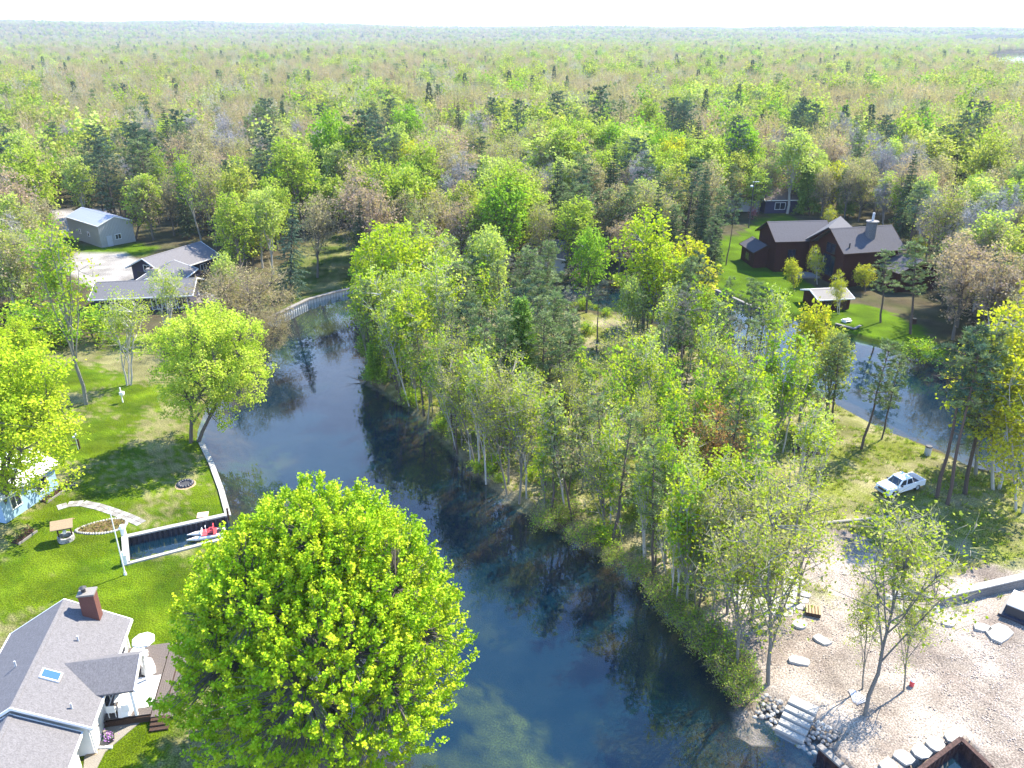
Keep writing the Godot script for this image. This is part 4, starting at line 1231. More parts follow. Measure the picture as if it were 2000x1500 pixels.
	# boulders at the wall's left end
	var bl := [[1735,1168],[1752,1163],[1772,1166],[1790,1165],[1812,1166],[1758,1190],[1785,1192],[1808,1196],[1828,1192]]
	var bp := [Vector3(28.61, 0.70, -48.01), Vector3(29.41, 0.70, -48.31), Vector3(30.11, 0.70, -48.13), Vector3(30.84, 0.70, -48.19), Vector3(31.67, 0.70, -48.13), Vector3(28.93, 0.70, -46.73), Vector3(29.91, 0.70, -46.61), Vector3(30.68, 0.70, -46.39), Vector3(31.55, 0.70, -46.61)]
	var where := ["first from the left in the back row", "second from the left in the back row", "third from the left in the back row", "fourth from the left in the back row", "last on the right in the back row", "first from the left in the front row", "second from the left in the front row", "third from the left in the front row", "last on the right in the front row"]
	for k in 9:
		var b := single("boulder", rock_mesh(k % 5, M.pale_stone), "white boulder beside the block wall, " + where[k], "boulder", bp[k], r.randf() * 6.0, "boulders by the block wall")
		b.scale = Vector3(0.42, 0.3, 0.34) * r.randf_range(0.8, 1.15)
	# hot tub at the right edge
	o = thing("hot_tub", "dark sided tub with pale blue top at the right end of the block wall", "hot tub", Vector3(37.76, 0.70, -46.16), -0.75)
	part("cabinet", bxm(Vector3(2.0, 0.75, 2.0), M.charcoal), o, Vector3(0, 0.2, 0))
	part("rim", bxm(Vector3(2.1, 0.12, 2.1), M.white_paint), o, Vector3(0, 0.95, 0))
	part("water", bxm(Vector3(1.7, 0.02, 1.7), M.blue_paint), o, Vector3(0, 1.072, 0))
	part("plinth", bxm(Vector3(2.7, 0.2, 2.7), M.dark_steel), o, Vector3(0, 0.0, 0))
	# hand tool cart / red pump
	o = thing("red_pump", "small red machine with white lid standing on the sand", "pump", Vector3(26.28, 0.70, -39.18))
	o.scale = Vector3.ONE * 0.7
	part("body", cyl(0.2, 0.24, 0.6, M.red_paint, 10), o, Vector3(0, 0.35, 0))
	part("lid", cyl(0.22, 0.12, 0.14, M.white_paint, 10), o, Vector3(0, 0.72, 0))
	for s in [-0.15, 0.15]: part("leg", bxm(Vector3(0.05, 0.1, 0.05), M.charcoal), o, Vector3(s, 0, 0))
	part("handle", bxm(Vector3(0.5, 0.05, 0.05), M.charcoal), o, Vector3(0.2, 0.6, 0))
	# culvert pipe end on the pond bank
	o = thing("steel_pipe", "short upright steel pipe with dark cap on the pond bank", "pipe", Vector3(42.27, 0.70, -70.24))
	part("barrel", cyl(0.32, 0.32, 0.9, M.grey_paint, 14), o, Vector3(0, 0.45, 0))
	part("cap", cyl(0.34, 0.3, 0.12, M.charcoal, 14), o, Vector3(0, 0.95, 0))
	# long fallen log
	var la := Vector3(27.03, 0.70, -57.83)
	var lb := Vector3(33.83, 0.70, -58.94)
	var lg := MB.new()
	lg.col = Color(0.5, 0.46, 0.38)
	lg.tube(Vector3(0, 0.12, 0), (lb - la) * 0.5 + Vector3(0, 0.14, 0.06), 0.14, 0.12, 7)
	lg.tube((lb - la) * 0.5 + Vector3(0, 0.14, 0.06), lb - la + Vector3(0, 0.12, 0), 0.12, 0.09, 7)
	single("fallen_log", lg.mesh(M.bark), "long bleached log lying at the edge of the sand track", "log", la)
	# brush pile
	var bp2 := MB.new()
	for k in 420:
		var a := r.randf() * TAU
		var e := Vector3(cos(a) * 1.9, 0, sin(a) * 1.2) * sqrt(r.randf())
		var h := 1.3 * (1.0 - e.length() / 2.4)
		var p := e + Vector3(0, r.randf() * h, 0)
		var d := Vector3(r.randfn(), r.randfn() * 0.35, r.randfn()).normalized() * r.randf_range(0.4, 1.1)
		bp2.col = Color(0.13, 0.11, 0.12) * r.randf_range(0.6, 1.6)
		bp2.tube(p - d * 0.5, p + d * 0.5, 0.03, 0.012, 3)
	single("brush_pile", bp2.mesh(M.bark), "big heap of grey cut branches under the pines", "brush pile", Vector3(30.69, 0.70, -71.10))
	# plastic sheet and hose heap by the leaning tree
	var ps := MB.new()
	for k in 9:
		var a := -0.6 + k * 0.16
		ps.col = Color(0.55, 0.57, 0.62)
		ps.slab(Vector3(cos(a) * 0.2, 0.05, sin(a) * 0.2), Vector3(cos(a) * 1.2, 0.12, sin(a) * 1.0 - 0.2), Vector3(cos(a + 0.1) * 1.2, 0.16, sin(a + 0.1) * 1.0 - 0.2), Vector3(cos(a + 0.1) * 0.2, 0.1, sin(a + 0.1) * 0.2), Vector3(0, -0.04, 0))
	single("crumpled_sheet", ps.mesh(M.plain), "crumpled pale grey sheet lying at the leaning tree's foot", "plastic sheet", Vector3(21.85, 0.70, -37.54), 0.8)
	# clods thrown up along the wheel ruts
	var cx := []
	var cc := PackedColorArray()
	var ruts := [[Vector3(24.54, 0.70, -41.49), Vector3(34.43, 0.70, -41.01)], [Vector3(24.45, 0.70, -39.63), Vector3(36.91, 0.70, -44.00)], [Vector3(26.33, 0.70, -37.88), Vector3(34.79, 0.70, -43.48)], [Vector3(24.09, 0.70, -35.84), Vector3(32.82, 0.70, -36.63)], [Vector3(27.90, 0.70, -35.84), Vector3(34.50, 0.70, -42.97)], [Vector3(25.47, 0.70, -51.64), Vector3(25.16, 0.70, -42.97)], [Vector3(27.49, 0.70, -53.68), Vector3(27.78, 0.70, -44.00)], [Vector3(28.86, 0.70, -39.63), Vector3(31.49, 0.70, -33.94)], [Vector3(19.01, 0.70, -39.63), Vector3(25.42, 0.70, -47.30)]]
	for s in ruts:
		var p0: Vector3 = s[0]
		var p1: Vector3 = s[1]
		var u := (p1 - p0).normalized()
		var side := Vector3(-u.z, 0, u.x)
		var bend := r.randf_range(-1.2, 1.2)
		for lane in [-0.8, 0.8]:
			var n := int((p1 - p0).length() / 0.05)
			for k in n:
				var t := r.randf()
				var q: Vector3 = p0.lerp(p1, t) + side * (lane + r.randfn() * 0.14 + bend * sin(t * PI))
				var sz := r.randf_range(0.012, 0.045)
				cx.push_back(Transform3D(Basis(Vector3.UP, r.randf() * TAU).scaled(Vector3(sz * 1.3, sz * 0.7, sz)), Vector3(q.x, 0.70 + r.randf() * 0.03, q.z)))
				cc.push_back(Color(0.40, 0.33, 0.28) * r.randf_range(0.6, 1.2))
	for k in 2600:
		var q := Vector2(r.randf_range(12, 48), r.randf_range(-56, -30))
		if not Geometry2D.is_point_in_polygon(q, sand_lot) or shore_at(q).x < 1.0: continue
		var sz := r.randf_range(0.01, 0.035)
		cx.push_back(Transform3D(Basis(Vector3.UP, r.randf() * TAU).scaled(Vector3(sz * 1.6, sz * 0.7, sz)), Vector3(q.x, 0.71, q.y)))
		cc.push_back([Color(0.36, 0.29, 0.23), Color(0.24, 0.19, 0.14), Color(0.5, 0.45, 0.4)][k % 3] * r.randf_range(0.7, 1.2))
	stuff("soil_clods", {"mesh": rock_mesh(2, M.plain)}, cx, cc)
	print("lot done ", Time.get_ticks_msec())


func truck() -> void:
	var o := thing("pickup_truck", "white crew-cab pickup truck parked on the rough grass facing left", "truck", Vector3(36.37, 0.70, -63.47), 0.42 + PI)
	o.scale = Vector3.ONE * 0.82
	# local: nose towards +x, wheels on y = 0
	var side := func(pts: Array, z0: float, z1: float, m: Material, called: String) -> void:
		var b := MB.new()
		var pv := PackedVector2Array()
		for p in pts: pv.push_back(p)
		var ix := Geometry2D.triangulate_polygon(pv)
		for k in range(0, ix.size(), 3):
			b.tri(Vector3(pv[ix[k]].x, pv[ix[k]].y, z1), Vector3(pv[ix[k + 1]].x, pv[ix[k + 1]].y, z1), Vector3(pv[ix[k + 2]].x, pv[ix[k + 2]].y, z1))
			b.tri(Vector3(pv[ix[k]].x, pv[ix[k]].y, z0), Vector3(pv[ix[k + 2]].x, pv[ix[k + 2]].y, z0), Vector3(pv[ix[k + 1]].x, pv[ix[k + 1]].y, z0))
		for k in pv.size():
			var p := pv[k]; var q := pv[(k + 1) % pv.size()]
			b.quad(Vector3(p.x, p.y, z0), Vector3(q.x, q.y, z0), Vector3(q.x, q.y, z1), Vector3(p.x, p.y, z1))
		part(called, b.mesh(m), o)
	side.call([Vector2(2.75, 0.45), Vector2(2.82, 0.95), Vector2(2.7, 1.1), Vector2(1.35, 1.2), Vector2(-0.95, 1.18), Vector2(-0.95, 0.42), Vector2(1.15, 0.42), Vector2(1.3, 0.8), Vector2(1.75, 0.95), Vector2(2.2, 0.8), Vector2(2.35, 0.45)], -0.95, 0.95, M.truck_paint, "body")
	# cab with slanted glass
	var c := MB.new()
	var lo := [Vector3(1.35, 1.19, -0.9), Vector3(1.35, 1.19, 0.9), Vector3(-0.93, 1.18, 0.9), Vector3(-0.93, 1.18, -0.9)]
	var hi := [Vector3(0.62, 1.82, -0.72), Vector3(0.62, 1.82, 0.72), Vector3(-0.78, 1.84, 0.72), Vector3(-0.78, 1.84, -0.72)]
	for k in 4: c.quad(lo[k], lo[(k + 1) % 4], hi[(k + 1) % 4], hi[k])
	part("cab", c.mesh(M.truck_paint), o)
	var rf := MB.new()
	rf.slab(hi[0] + Vector3(0.03, 0.02, -0.02), hi[1] + Vector3(0.03, 0.02, 0.02), hi[2] + Vector3(-0.03, 0.02, 0.02), hi[3] + Vector3(-0.03, 0.02, -0.02), Vector3(0, -0.06, 0))
	part("cab_roof", rf.mesh(M.truck_paint), o)
	var glass := func(a: Vector3, b: Vector3, d: Vector3, e: Vector3, out: Vector3, called: String) -> void:
		var g := MB.new()
		var mid := (a + b + d + e) / 4.0
		var s := func(p: Vector3) -> Vector3: return mid + (p - mid) * 0.82 + out * 0.02
		g.slab(s.call(a), s.call(b), s.call(d), s.call(e), -out * 0.01)
		part(called, g.mesh(M.window_glass), o)
	glass.call(lo[0], lo[1], hi[1], hi[0], Vector3(0.65, 0.75, 0), "windscreen")
	glass.call(lo[2], lo[3], hi[3], hi[2], Vector3(-1, 0.2, 0), "rear_window")
	for s in [[1, 2], [0, 3]]:
		var z := 1.0 if s[0] == 1 else -1.0
		var ml: Vector3 = lo[s[0]].lerp(lo[s[1]], 0.52)
		var mh: Vector3 = hi[s[0]].lerp(hi[s[1]], 0.45)
		glass.call(lo[s[0]], ml, mh, hi[s[0]], Vector3(0, 0.25, z), "side_window")
		glass.call(ml, lo[s[1]], hi[s[1]], mh, Vector3(0, 0.25, z), "side_window")
	# bed: open box
	for z in [-0.91, 0.91]: part("bed_side", bxm(Vector3(1.85, 0.72, 0.08), M.truck_paint), o, Vector3(-1.9, 0.5, z))
	part("tailgate", bxm(Vector3(0.08, 0.7, 1.9), M.truck_paint), o, Vector3(-2.82, 0.5, 0))
	part("bed_floor", bxm(Vector3(1.85, 0.1, 1.8), M.charcoal), o, Vector3(-1.9, 0.55, 0))
	part("front_bumper", bxm(Vector3(0.16, 0.22, 1.92), M.grey_paint), o, Vector3(2.86, 0.42, 0))
	part("rear_bumper", bxm(Vector3(0.14, 0.18, 1.85), M.charcoal), o, Vector3(-2.93, 0.45, 0))
	part("grille", bxm(Vector3(0.05, 0.3, 1.1), M.charcoal), o, Vector3(2.82, 0.68, 0))
	part("bonnet_scoop", bxm(Vector3(0.5, 0.05, 0.5), M.truck_paint), o, Vector3(1.9, 1.13, 0))
	for z in [-0.74, 0.74]: part("headlight", bxm(Vector3(0.06, 0.2, 0.34), M.white_paint), o, Vector3(2.81, 0.74, z))
	for z in [-0.85, 0.85]: part("tail_light", bxm(Vector3(0.05, 0.36, 0.16), M.red_paint), o, Vector3(-2.87, 0.72, z))
	for z in [-1.02, 1.02]: part("mirror", bxm(Vector3(0.12, 0.18, 0.2), M.charcoal), o, Vector3(1.0, 1.22, z))
	for x in [1.75, -1.75]:
		for z in [-0.82, 0.82]:
			var t := part("wheel", cyl(0.39, 0.39, 0.26, M.rubber, 18), o, Vector3(x, 0.39, z))
			t.rotation.x = PI / 2
			part("rim", cyl(0.22, 0.22, 0.28, M.grey_paint, 12), t)


func flatten(o: Node3D) -> void:
	for w in o.get_children():
		if w is Node3D and not w is MeshInstance3D:
			for c in w.get_children():
				var t: Transform3D = w.transform * c.transform
				w.remove_child(c)
				o.add_child(c, true)
				c.transform = t
			o.remove_child(w)
			w.free()


# ---------------------------------------------------------------- trees
func rdir() -> Vector3:
	var z := rng.randf_range(-1.0, 1.0)
	var a := rng.randf() * TAU
	var r := sqrt(1.0 - z * z)
	return Vector3(r * cos(a), z, r * sin(a))


# one leaf: a small folded diamond
func leaf(b: MB, p: Vector3, s: float) -> void:
	var n := (rdir() + Vector3(0, 0.75, 0)).normalized()
	var u := n.cross(rdir()).normalized() * (s * 0.5)
	var w := n.cross(u) * 0.84
	n *= s * 0.1
	b.tri(p - u, p + w + n, p + u)
	b.tri(p - u, p + u, p - w + n)


func needle(b: MB, p: Vector3, d: Vector3, w: float) -> void:
	var s := d.cross(rdir()).normalized() * w
	b.tri(p - s, p + s, p + d)


func spine(b: MB, pts: Array, r0: float, r1: float, n: int) -> void:
	var m := pts.size() - 1
	for k in m: b.tube(pts[k], pts[k + 1], lerpf(r0, r1, float(k) / m), lerpf(r0, r1, float(k + 1) / m), n)


func bent(a: Vector3, b: Vector3, sag: float, n: int, wob: float) -> Array:
	var out := []
	for k in n + 1:
		var t := float(k) / n
		var p := a.lerp(b, t) + Vector3(0, sag * 4.0 * t * (1.0 - t), 0)
		if k > 0 and k < n: p += rdir() * wob
		out.push_back(p)
	return out


# broad-leaved tree; o holds the measures
func broadleaf(o: Dictionary) -> Dictionary:
	var h: float = o.h
	var R: float = o.r
	var cb: float = o.base
	var wood := MB.new()
	var crown := MB.new()
	wood.col = o.get("bark", Color(0.16, 0.14, 0.12))
	var stems: int = o.get("stems", 1)
	var ctr := Vector3(0, h * (cb + 1.0) * 0.5, 0)
	var ry := h * (1.0 - cb) * 0.5
	var lpts := []
	var tr: float = o.get("trunk", h * 0.016)
	for s in stems:
		var a := TAU * s / stems + rng.randf()
		var off := Vector3(cos(a), 0, sin(a)) * (0.0 if stems == 1 else 1.0)
		var top := Vector3(off.x * R * 0.45, h * rng.randf_range(0.8, 0.9), off.z * R * 0.45)
		var sp := bent(off * tr * 1.2 + Vector3(0, -0.3, 0), top, 0.0, 7, h * 0.008)
		spine(wood, sp, tr * (1.0 if stems == 1 else 0.7), tr * 0.18, 7)
		for k in range(3, 8): lpts.push_back(sp[k])
		var limbs: int = o.get("limbs", 9) / stems + 1
		for k in limbs:
			var t := clampf((cb * 0.8 + (0.72 - cb * 0.8) * (k + rng.randf()) / limbs), 0.05, 0.8)
			var st: Vector3 = sp[0].lerp(sp[7], t)
			var idx := int(t * 7)
			st = sp[idx].lerp(sp[mini(idx + 1, 7)], t * 7 - idx)
			var az := k * 2.4 + rng.randf() * 0.8 + s
			var el := rng.randf_range(-0.1, 0.8)
			var e := ctr + Vector3(cos(az) * cos(el) * R * 0.72, sin(el) * ry * 0.75, sin(az) * cos(el) * R * 0.72)
			if e.y < st.y + 0.3: e.y = st.y + rng.randf_range(0.3, 1.5)
			var lp := bent(st, e, -0.06 * R, 4, R * 0.05)
			spine(wood, lp, tr * lerpf(0.5, 0.28, t), 0.025, 5)
			for q in range(1, 5): lpts.push_back(lp[q])
	var lobes := FastNoiseLite.new()
	lobes.seed = rng.randi() % 10000
	lobes.frequency = o.get("lobe_f", 1.0)
	var leaf_cols: Array = o.cols
	var per: int = o.per
	var ls: float = o.leaf
	var cr: float = o.clump
	var shoot: float = o.get("shoot", 0.0)
	var twiggy: float = o.get("twiggy", 0.0)
	var wild: float = o.get("lobe", 0.5)
	for k in o.clumps:
		var d := rdir()
		if d.y < -0.3 and rng.randf() < 0.5: d.y = -d.y
		var f := 1.0 + wild * lobes.get_noise_3dv(d * 1.6)
		var rr: float = pow(rng.randf(), o.get("shell", 0.4)) * f
		var taper: float = 1.0 - o.get("point", 0.0) * clampf(d.y * rr, 0.0, 1.0)
		var p := ctr + Vector3(d.x * R * rr * taper, d.y * ry * minf(rr, 1.05), d.z * R * rr * taper)
		var best: Vector3 = lpts[0]
		var bd := 1e9
		for q in lpts:
			var dd: float = p.distance_squared_to(q) + (2.0 if q.y > p.y else 0.0)
			if dd < bd:
				bd = dd
				best = q
		wood.tube(best, p, 0.035, 0.012, 3)
		var axis := ((p - ctr).normalized() + Vector3(0, 1.3, 0)).normalized()
		var cc: Color = leaf_cols[rng.randi() % leaf_cols.size()]
		cc = cc * rng.randf_range(0.82, 1.15)
		for i in per:
			var q := p + Vector3(rng.randfn(), rng.randfn() * 0.8, rng.randfn()) * cr
			if shoot > 0.0: q += axis * (rng.randf() * shoot)
			crown.col = cc * rng.randf_range(0.9, 1.1)
			leaf(crown, q, ls * rng.randf_range(0.7, 1.25))
		if twiggy > 0.0:
			crown.col = o.get("twig_col", Color(0.22, 0.19, 0.16)) * rng.randf_range(0.8, 1.2)
			for i in int(twiggy):
				var q := p + rdir() * cr * 0.6
				var td := (axis * 0.7 + rdir()).normalized() * rng.randf_range(0.5, 1.2)
				needle(crown, q, td, 0.022)
	return {"trunk": wood.mesh(M.bark), "crown": crown.mesh(o.get("mat", M.leaf)), "h": h, "called": o.get("called", "leafy_tree")}


func spruce(h: float, R: float, cols: Array, droop: float, whorls: int, dens: float) -> Dictionary:
	var wood := MB.new()
	var crown := MB.new()
	wood.col = Color(0.12, 0.095, 0.075)
	spine(wood, bent(Vector3(0, -0.3, 0), Vector3(0, h, 0), 0, 6, 0.04), h * 0.014, 0.02, 7)
	for w in whorls:
		var t := (w + rng.randf() * 0.5) / whorls
		var y := h * lerpf(0.10, 0.985, t)
		var L := R * pow(1.0 - t, 0.85) * rng.randf_range(0.75, 1.12) + 0.12
		var n := 7 if t < 0.8 else 5
		for k in n:
			if rng.randf() < 0.1: continue
			var a := TAU * k / n + w * 1.3 + rng.randf() * 0.5
			var d := Vector3(cos(a), -droop + 0.5 * t, sin(a))
			var ll := L * rng.randf_range(0.7, 1.1)
			var e := Vector3(0, y, 0) + d * ll
			wood.tube(Vector3(0, y, 0), e, 0.03, 0.01, 3)
			var cc: Color = cols[rng.randi() % cols.size()] * rng.randf_range(0.8, 1.2)
			var m := int(ll * dens) + 3
			var side := Vector3(-sin(a), 0, cos(a))
			for i in m:
				var u := pow(rng.randf(), 0.7)
				var q := Vector3(0, y, 0) + d * (ll * u) + side * rng.randfn() * 0.16 * (ll * (1.15 - u) * 0.9 + 0.12)
				crown.col = cc * rng.randf_range(0.8, 1.2)
				needle(crown, q, (d * 0.6 + rdir() * 0.6 + Vector3(0, -0.35, 0)).normalized() * rng.randf_range(0.22, 0.45), 0.055)
	return {"trunk": wood.mesh(M.bark), "crown": crown.mesh(M.needle), "h": h, "called": "spruce_tree"}


# pine with a bare lower trunk and tufted, layered branches
func pine(h: float, R: float, cb: float, branches: int, tufts: int, per: int, cols: Array, nl: float, flat: float, bark: Color, called := "pine_tree") -> Dictionary:
	var wood := MB.new()
	var crown := MB.new()
	wood.col = bark
	var sp := bent(Vector3(0, -0.3, 0), Vector3(rng.randfn() * 0.02 * h, h * 0.97, rng.randfn() * 0.02 * h), 0, 7, h * 0.008)
	spine(wood, sp, h * 0.0125, 0.03, 7)
	for k in 5:
		var y := h * rng.randf_range(cb * 0.4, cb)
		var a := rng.randf() * TAU
		var c := Vector3(0, y, 0)
		wood.tube(c, c + Vector3(cos(a), 0.05, sin(a)) * rng.randf_range(0.5, 1.6), 0.03, 0.01, 3)
	for k in branches:
		var t := (k + rng.randf()) / branches
		var y := h * lerpf(cb, 0.98, t)
		var idx := clampi(int(t * 7), 0, 6)
		var a := k * 2.4 + rng.randf() * 1.0
		var prof := sin(PI * clampf(0.18 + 0.8 * t, 0.0, 1.0))
		var L := R * (0.35 + 0.65 * prof) * rng.randf_range(0.55, 1.1)
		var st := Vector3(sp[7].x * y / h, y, sp[7].z * y / h)
		var e := st + Vector3(cos(a) * L, L * lerpf(0.05, 0.55, t) * rng.randf_range(0.5, 1.3), sin(a) * L)
		wood.tube(st, e, 0.05, 0.015, 4)
		var cc: Color = cols[rng.randi() % cols.size()] * rng.randf_range(0.8, 1.2)
		for q in tufts:
			var u := rng.randf_range(0.35, 1.05)
			var c := st.lerp(e, u) + Vector3(rng.randfn(), rng.randfn() * flat, rng.randfn()) * (0.20 * L + 0.12)
			wood.tube(st.lerp(e, u * 0.85), c, 0.018, 0.008, 3)
			for i in per:
				crown.col = cc * rng.randf_range(0.75, 1.25)
				var d := rdir()
				d.y = absf(d.y) * 0.8 + 0.1
				needle(crown, c + rdir() * 0.12, d * nl * rng.randf_range(0.7, 1.2), 0.05)
	return {"trunk": wood.mesh(M.bark), "crown": crown.mesh(M.needle), "h": h, "called": called}


func cedar(h: float, R: float, cols: Array) -> Dictionary:
	var wood := MB.new()
	var crown := MB.new()
	wood.col = Color(0.16, 0.12, 0.09)
	spine(wood, bent(Vector3(0, -0.3, 0), Vector3(0, h * 0.95, 0), 0, 5, 0.05), h * 0.018, 0.03, 7)
	for k in 460:
		var t := pow(rng.randf(), 0.8)
		var y := h * lerpf(0.08, 1.0, t)
		var a := rng.randf() * TAU
		var rad := R * pow(1.0 - t, 0.75) * (0.8 + 0.3 * sin(a * 3.0 + y)) * sqrt(rng.randf_range(0.35, 1.0)) + 0.08
		var c := Vector3(cos(a) * rad, y - rad * 0.15, sin(a) * rad)
		if k % 3 == 0: wood.tube(Vector3(0, y - rad * 0.3, 0), c, 0.03, 0.01, 3)
		var cc: Color = cols[rng.randi() % cols.size()] * rng.randf_range(0.8, 1.2)
		for i in 24:
			crown.col = cc * rng.randf_range(0.8, 1.2)
			var q := c + Vector3(rng.randfn(), rng.randfn() * 0.9, rng.randfn()) * 0.26
			needle(crown, q, Vector3(cos(a) * 0.7 + rng.randfn() * 0.4, 0.35 + rng.randfn() * 0.5, sin(a) * 0.7 + rng.randfn() * 0.4).normalized() * 0.34, 0.08)
	return {"trunk": wood.mesh(M.bark), "crown": crown.mesh(M.needle), "h": h, "called": "cedar_tree"}


const YG := [Color(0.403, 0.476, 0.022), Color(0.464, 0.512, 0.030), Color(0.329, 0.439, 0.024)]
const YEL := [Color(0.528, 0.480, 0.036), Color(0.480, 0.468, 0.036), Color(0.408, 0.432, 0.030)]
const MID := [Color(0.247, 0.403, 0.033), Color(0.299, 0.442, 0.039), Color(0.195, 0.338, 0.026)]
const PALE := [Color(0.425, 0.488, 0.112), Color(0.475, 0.525, 0.150), Color(0.375, 0.450, 0.100)]
const TAN := [Color(0.40, 0.32, 0.21), Color(0.42, 0.33, 0.23), Color(0.36, 0.32, 0.18)]
const PINK := [Color(0.44, 0.30, 0.24), Color(0.41, 0.31, 0.24), Color(0.46, 0.34, 0.28)]
const YGM := [Color(0.34, 0.42, 0.05), Color(0.38, 0.44, 0.07), Color(0.29, 0.38, 0.05)]
const GREY := [Color(0.364, 0.338, 0.325), Color(0.416, 0.390, 0.377)]
const PINEC := [Color(0.189, 0.239, 0.087), Color(0.232, 0.275, 0.116), Color(0.160, 0.217, 0.080)]
const BLUEP := [Color(0.074, 0.128, 0.081), Color(0.095, 0.149, 0.095), Color(0.061, 0.108, 0.068)]
const SPR := [Color(0.061, 0.101, 0.041), Color(0.081, 0.121, 0.054), Color(0.047, 0.081, 0.034)]
const CED := [Color(0.189, 0.304, 0.043), Color(0.246, 0.348, 0.058), Color(0.145, 0.246, 0.043)]
const OLIVE := [Color(0.378, 0.403, 0.073), Color(0.427, 0.415, 0.110), Color(0.329, 0.366, 0.061)]


func make_protos() -> void:
	var white := Color(0.62, 0.60, 0.56)
	var aspen := Color(0.36, 0.35, 0.30)
	var grey := Color(0.20, 0.18, 0.16)
	# near, one of a kind
	protos.big_maple = broadleaf({"h": 18.6, "r": 7.8, "base": 0.05, "mat": M.maple_leaf, "clumps": 5200, "per": 34, "leaf": 0.17, "clump": 0.10, "shoot": 0.7, "shell": 0.25, "limbs": 18, "cols": [Color(0.30, 0.46, 0.010), Color(0.35, 0.48, 0.012), Color(0.25, 0.41, 0.010), Color(0.41, 0.50, 0.018)], "bark": grey, "lobe": 0.24, "lobe_f": 1.6, "trunk": 0.42, "point": 0.2})
	protos.yard_maple = broadleaf({"h": 15.0, "r": 5.4, "base": 0.20, "clumps": 760, "per": 40, "leaf": 0.22, "clump": 0.28, "shoot": 0.5, "shell": 0.35, "limbs": 12, "cols": [Color(0.48, 0.57, 0.07), Color(0.54, 0.60, 0.10), Color(0.42, 0.52, 0.05)], "bark": grey, "lobe": 0.55, "stems": 2, "trunk": 0.3})
	protos.edge_tree = broadleaf({"h": 16.0, "r": 4.6, "base": 0.12, "clumps": 640, "per": 36, "leaf": 0.23, "clump": 0.30, "shoot": 0.5, "shell": 0.4, "limbs": 12, "cols": [Color(0.46, 0.55, 0.03), Color(0.51, 0.58, 0.04), Color(0.38, 0.49, 0.03)], "bark": grey, "lobe": 0.7})
	protos.white_birch = broadleaf({"called": "birch_tree", "h": 12.0, "r": 2.8, "base": 0.30, "clumps": 170, "per": 16, "leaf": 0.20, "clump": 0.34, "shell": 0.5, "limbs": 9, "stems": 3, "cols": PALE + YG, "bark": white, "lobe": 0.7, "trunk": 0.16, "twiggy": 3, "twig_col": Color(0.45, 0.42, 0.36)})
	protos.tall_aspen = broadleaf({"called": "aspen_tree", "h": 20.0, "r": 3.2, "base": 0.30, "clumps": 190, "per": 12, "leaf": 0.32, "clump": 0.38, "shell": 0.55, "limbs": 12, "cols": YG + MID, "bark": aspen, "lobe": 0.9, "trunk": 0.24, "twiggy": 2})
	protos.thin_alder = broadleaf({"called": "alder_tree", "h": 12.0, "r": 2.2, "base": 0.22, "clumps": 130, "per": 14, "leaf": 0.16, "clump": 0.36, "shell": 0.6, "limbs": 8, "cols": YG + OLIVE, "bark": Color(0.3, 0.28, 0.24), "lobe": 0.9, "trunk": 0.11, "twiggy": 5, "twig_col": Color(0.36, 0.32, 0.26)})
	protos.leaning_tree = broadleaf({"h": 14.0, "r": 3.0, "base": 0.42, "clumps": 170, "per": 15, "leaf": 0.18, "clump": 0.40, "shell": 0.6, "limbs": 8, "cols": YG + OLIVE, "bark": Color(0.26, 0.25, 0.23), "lobe": 0.8, "trunk": 0.13, "twiggy": 6, "twig_col": Color(0.34, 0.31, 0.27)})
	protos.bank_birch = broadleaf({"called": "birch_tree", "h": 13.5, "r": 2.6, "base": 0.28, "clumps": 150, "per": 11, "leaf": 0.30, "clump": 0.34, "shell": 0.5, "limbs": 10, "cols": YG + PALE, "bark": white, "lobe": 0.8, "trunk": 0.15, "twiggy": 2, "twig_col": Color(0.5, 0.47, 0.42)})
	protos.bright_aspen = broadleaf({"called": "aspen_tree", "h": 15.0, "r": 3.0, "base": 0.25, "clumps": 150, "per": 13, "leaf": 0.36, "clump": 0.36, "shell": 0.45, "limbs": 10, "cols": YG, "bark": aspen, "lobe": 0.9, "point": 0.25})
	protos.yellow_birch = broadleaf({"called": "birch_tree", "h": 15.0, "r": 3.2, "base": 0.15, "clumps": 260, "per": 16, "leaf": 0.30, "clump": 0.40, "shell": 0.45, "limbs": 10, "cols": YEL, "bark": white, "lobe": 0.8, "stems": 2, "trunk": 0.2})
	protos.slim_birch = broadleaf({"called": "birch_tree", "h": 13.0, "r": 1.7, "base": 0.30, "clumps": 80, "per": 10, "leaf": 0.30, "clump": 0.32, "shell": 0.6, "limbs": 9, "cols": YG + PALE, "bark": white, "lobe": 0.9, "trunk": 0.12, "twiggy": 2, "twig_col": Color(0.5, 0.47, 0.42)})
	protos.slim_aspen = broadleaf({"called": "aspen_tree", "h": 13.0, "r": 1.6, "base": 0.20, "clumps": 95, "per": 10, "leaf": 0.32, "clump": 0.34, "shell": 0.6, "limbs": 10, "cols": YG + MID, "bark": aspen, "lobe": 1.0, "trunk": 0.12, "twiggy": 1})
	protos.slim_pine = pine(14.0, 1.7, 0.40, 26, 4, 12, PINEC, 0.42, 0.6, Color(0.17, 0.14, 0.12))
	protos.low_shrub = broadleaf({"h": 3.2, "r": 1.9, "base": 0.0, "clumps": 90, "per": 16, "leaf": 0.20, "clump": 0.26, "shell": 0.5, "limbs": 8, "cols": MID + YG, "stems": 3, "lobe": 0.8, "trunk": 0.06, "called": "shrub"})
	protos.bank_shrub = broadleaf({"h": 3.0, "r": 2.0, "base": 0.0, "clumps": 110, "per": 15, "leaf": 0.15, "clump": 0.3, "shell": 0.5, "limbs": 8, "cols": OLIVE + MID, "stems": 3, "lobe": 0.8, "trunk": 0.05, "twiggy": 3, "called": "shrub"})
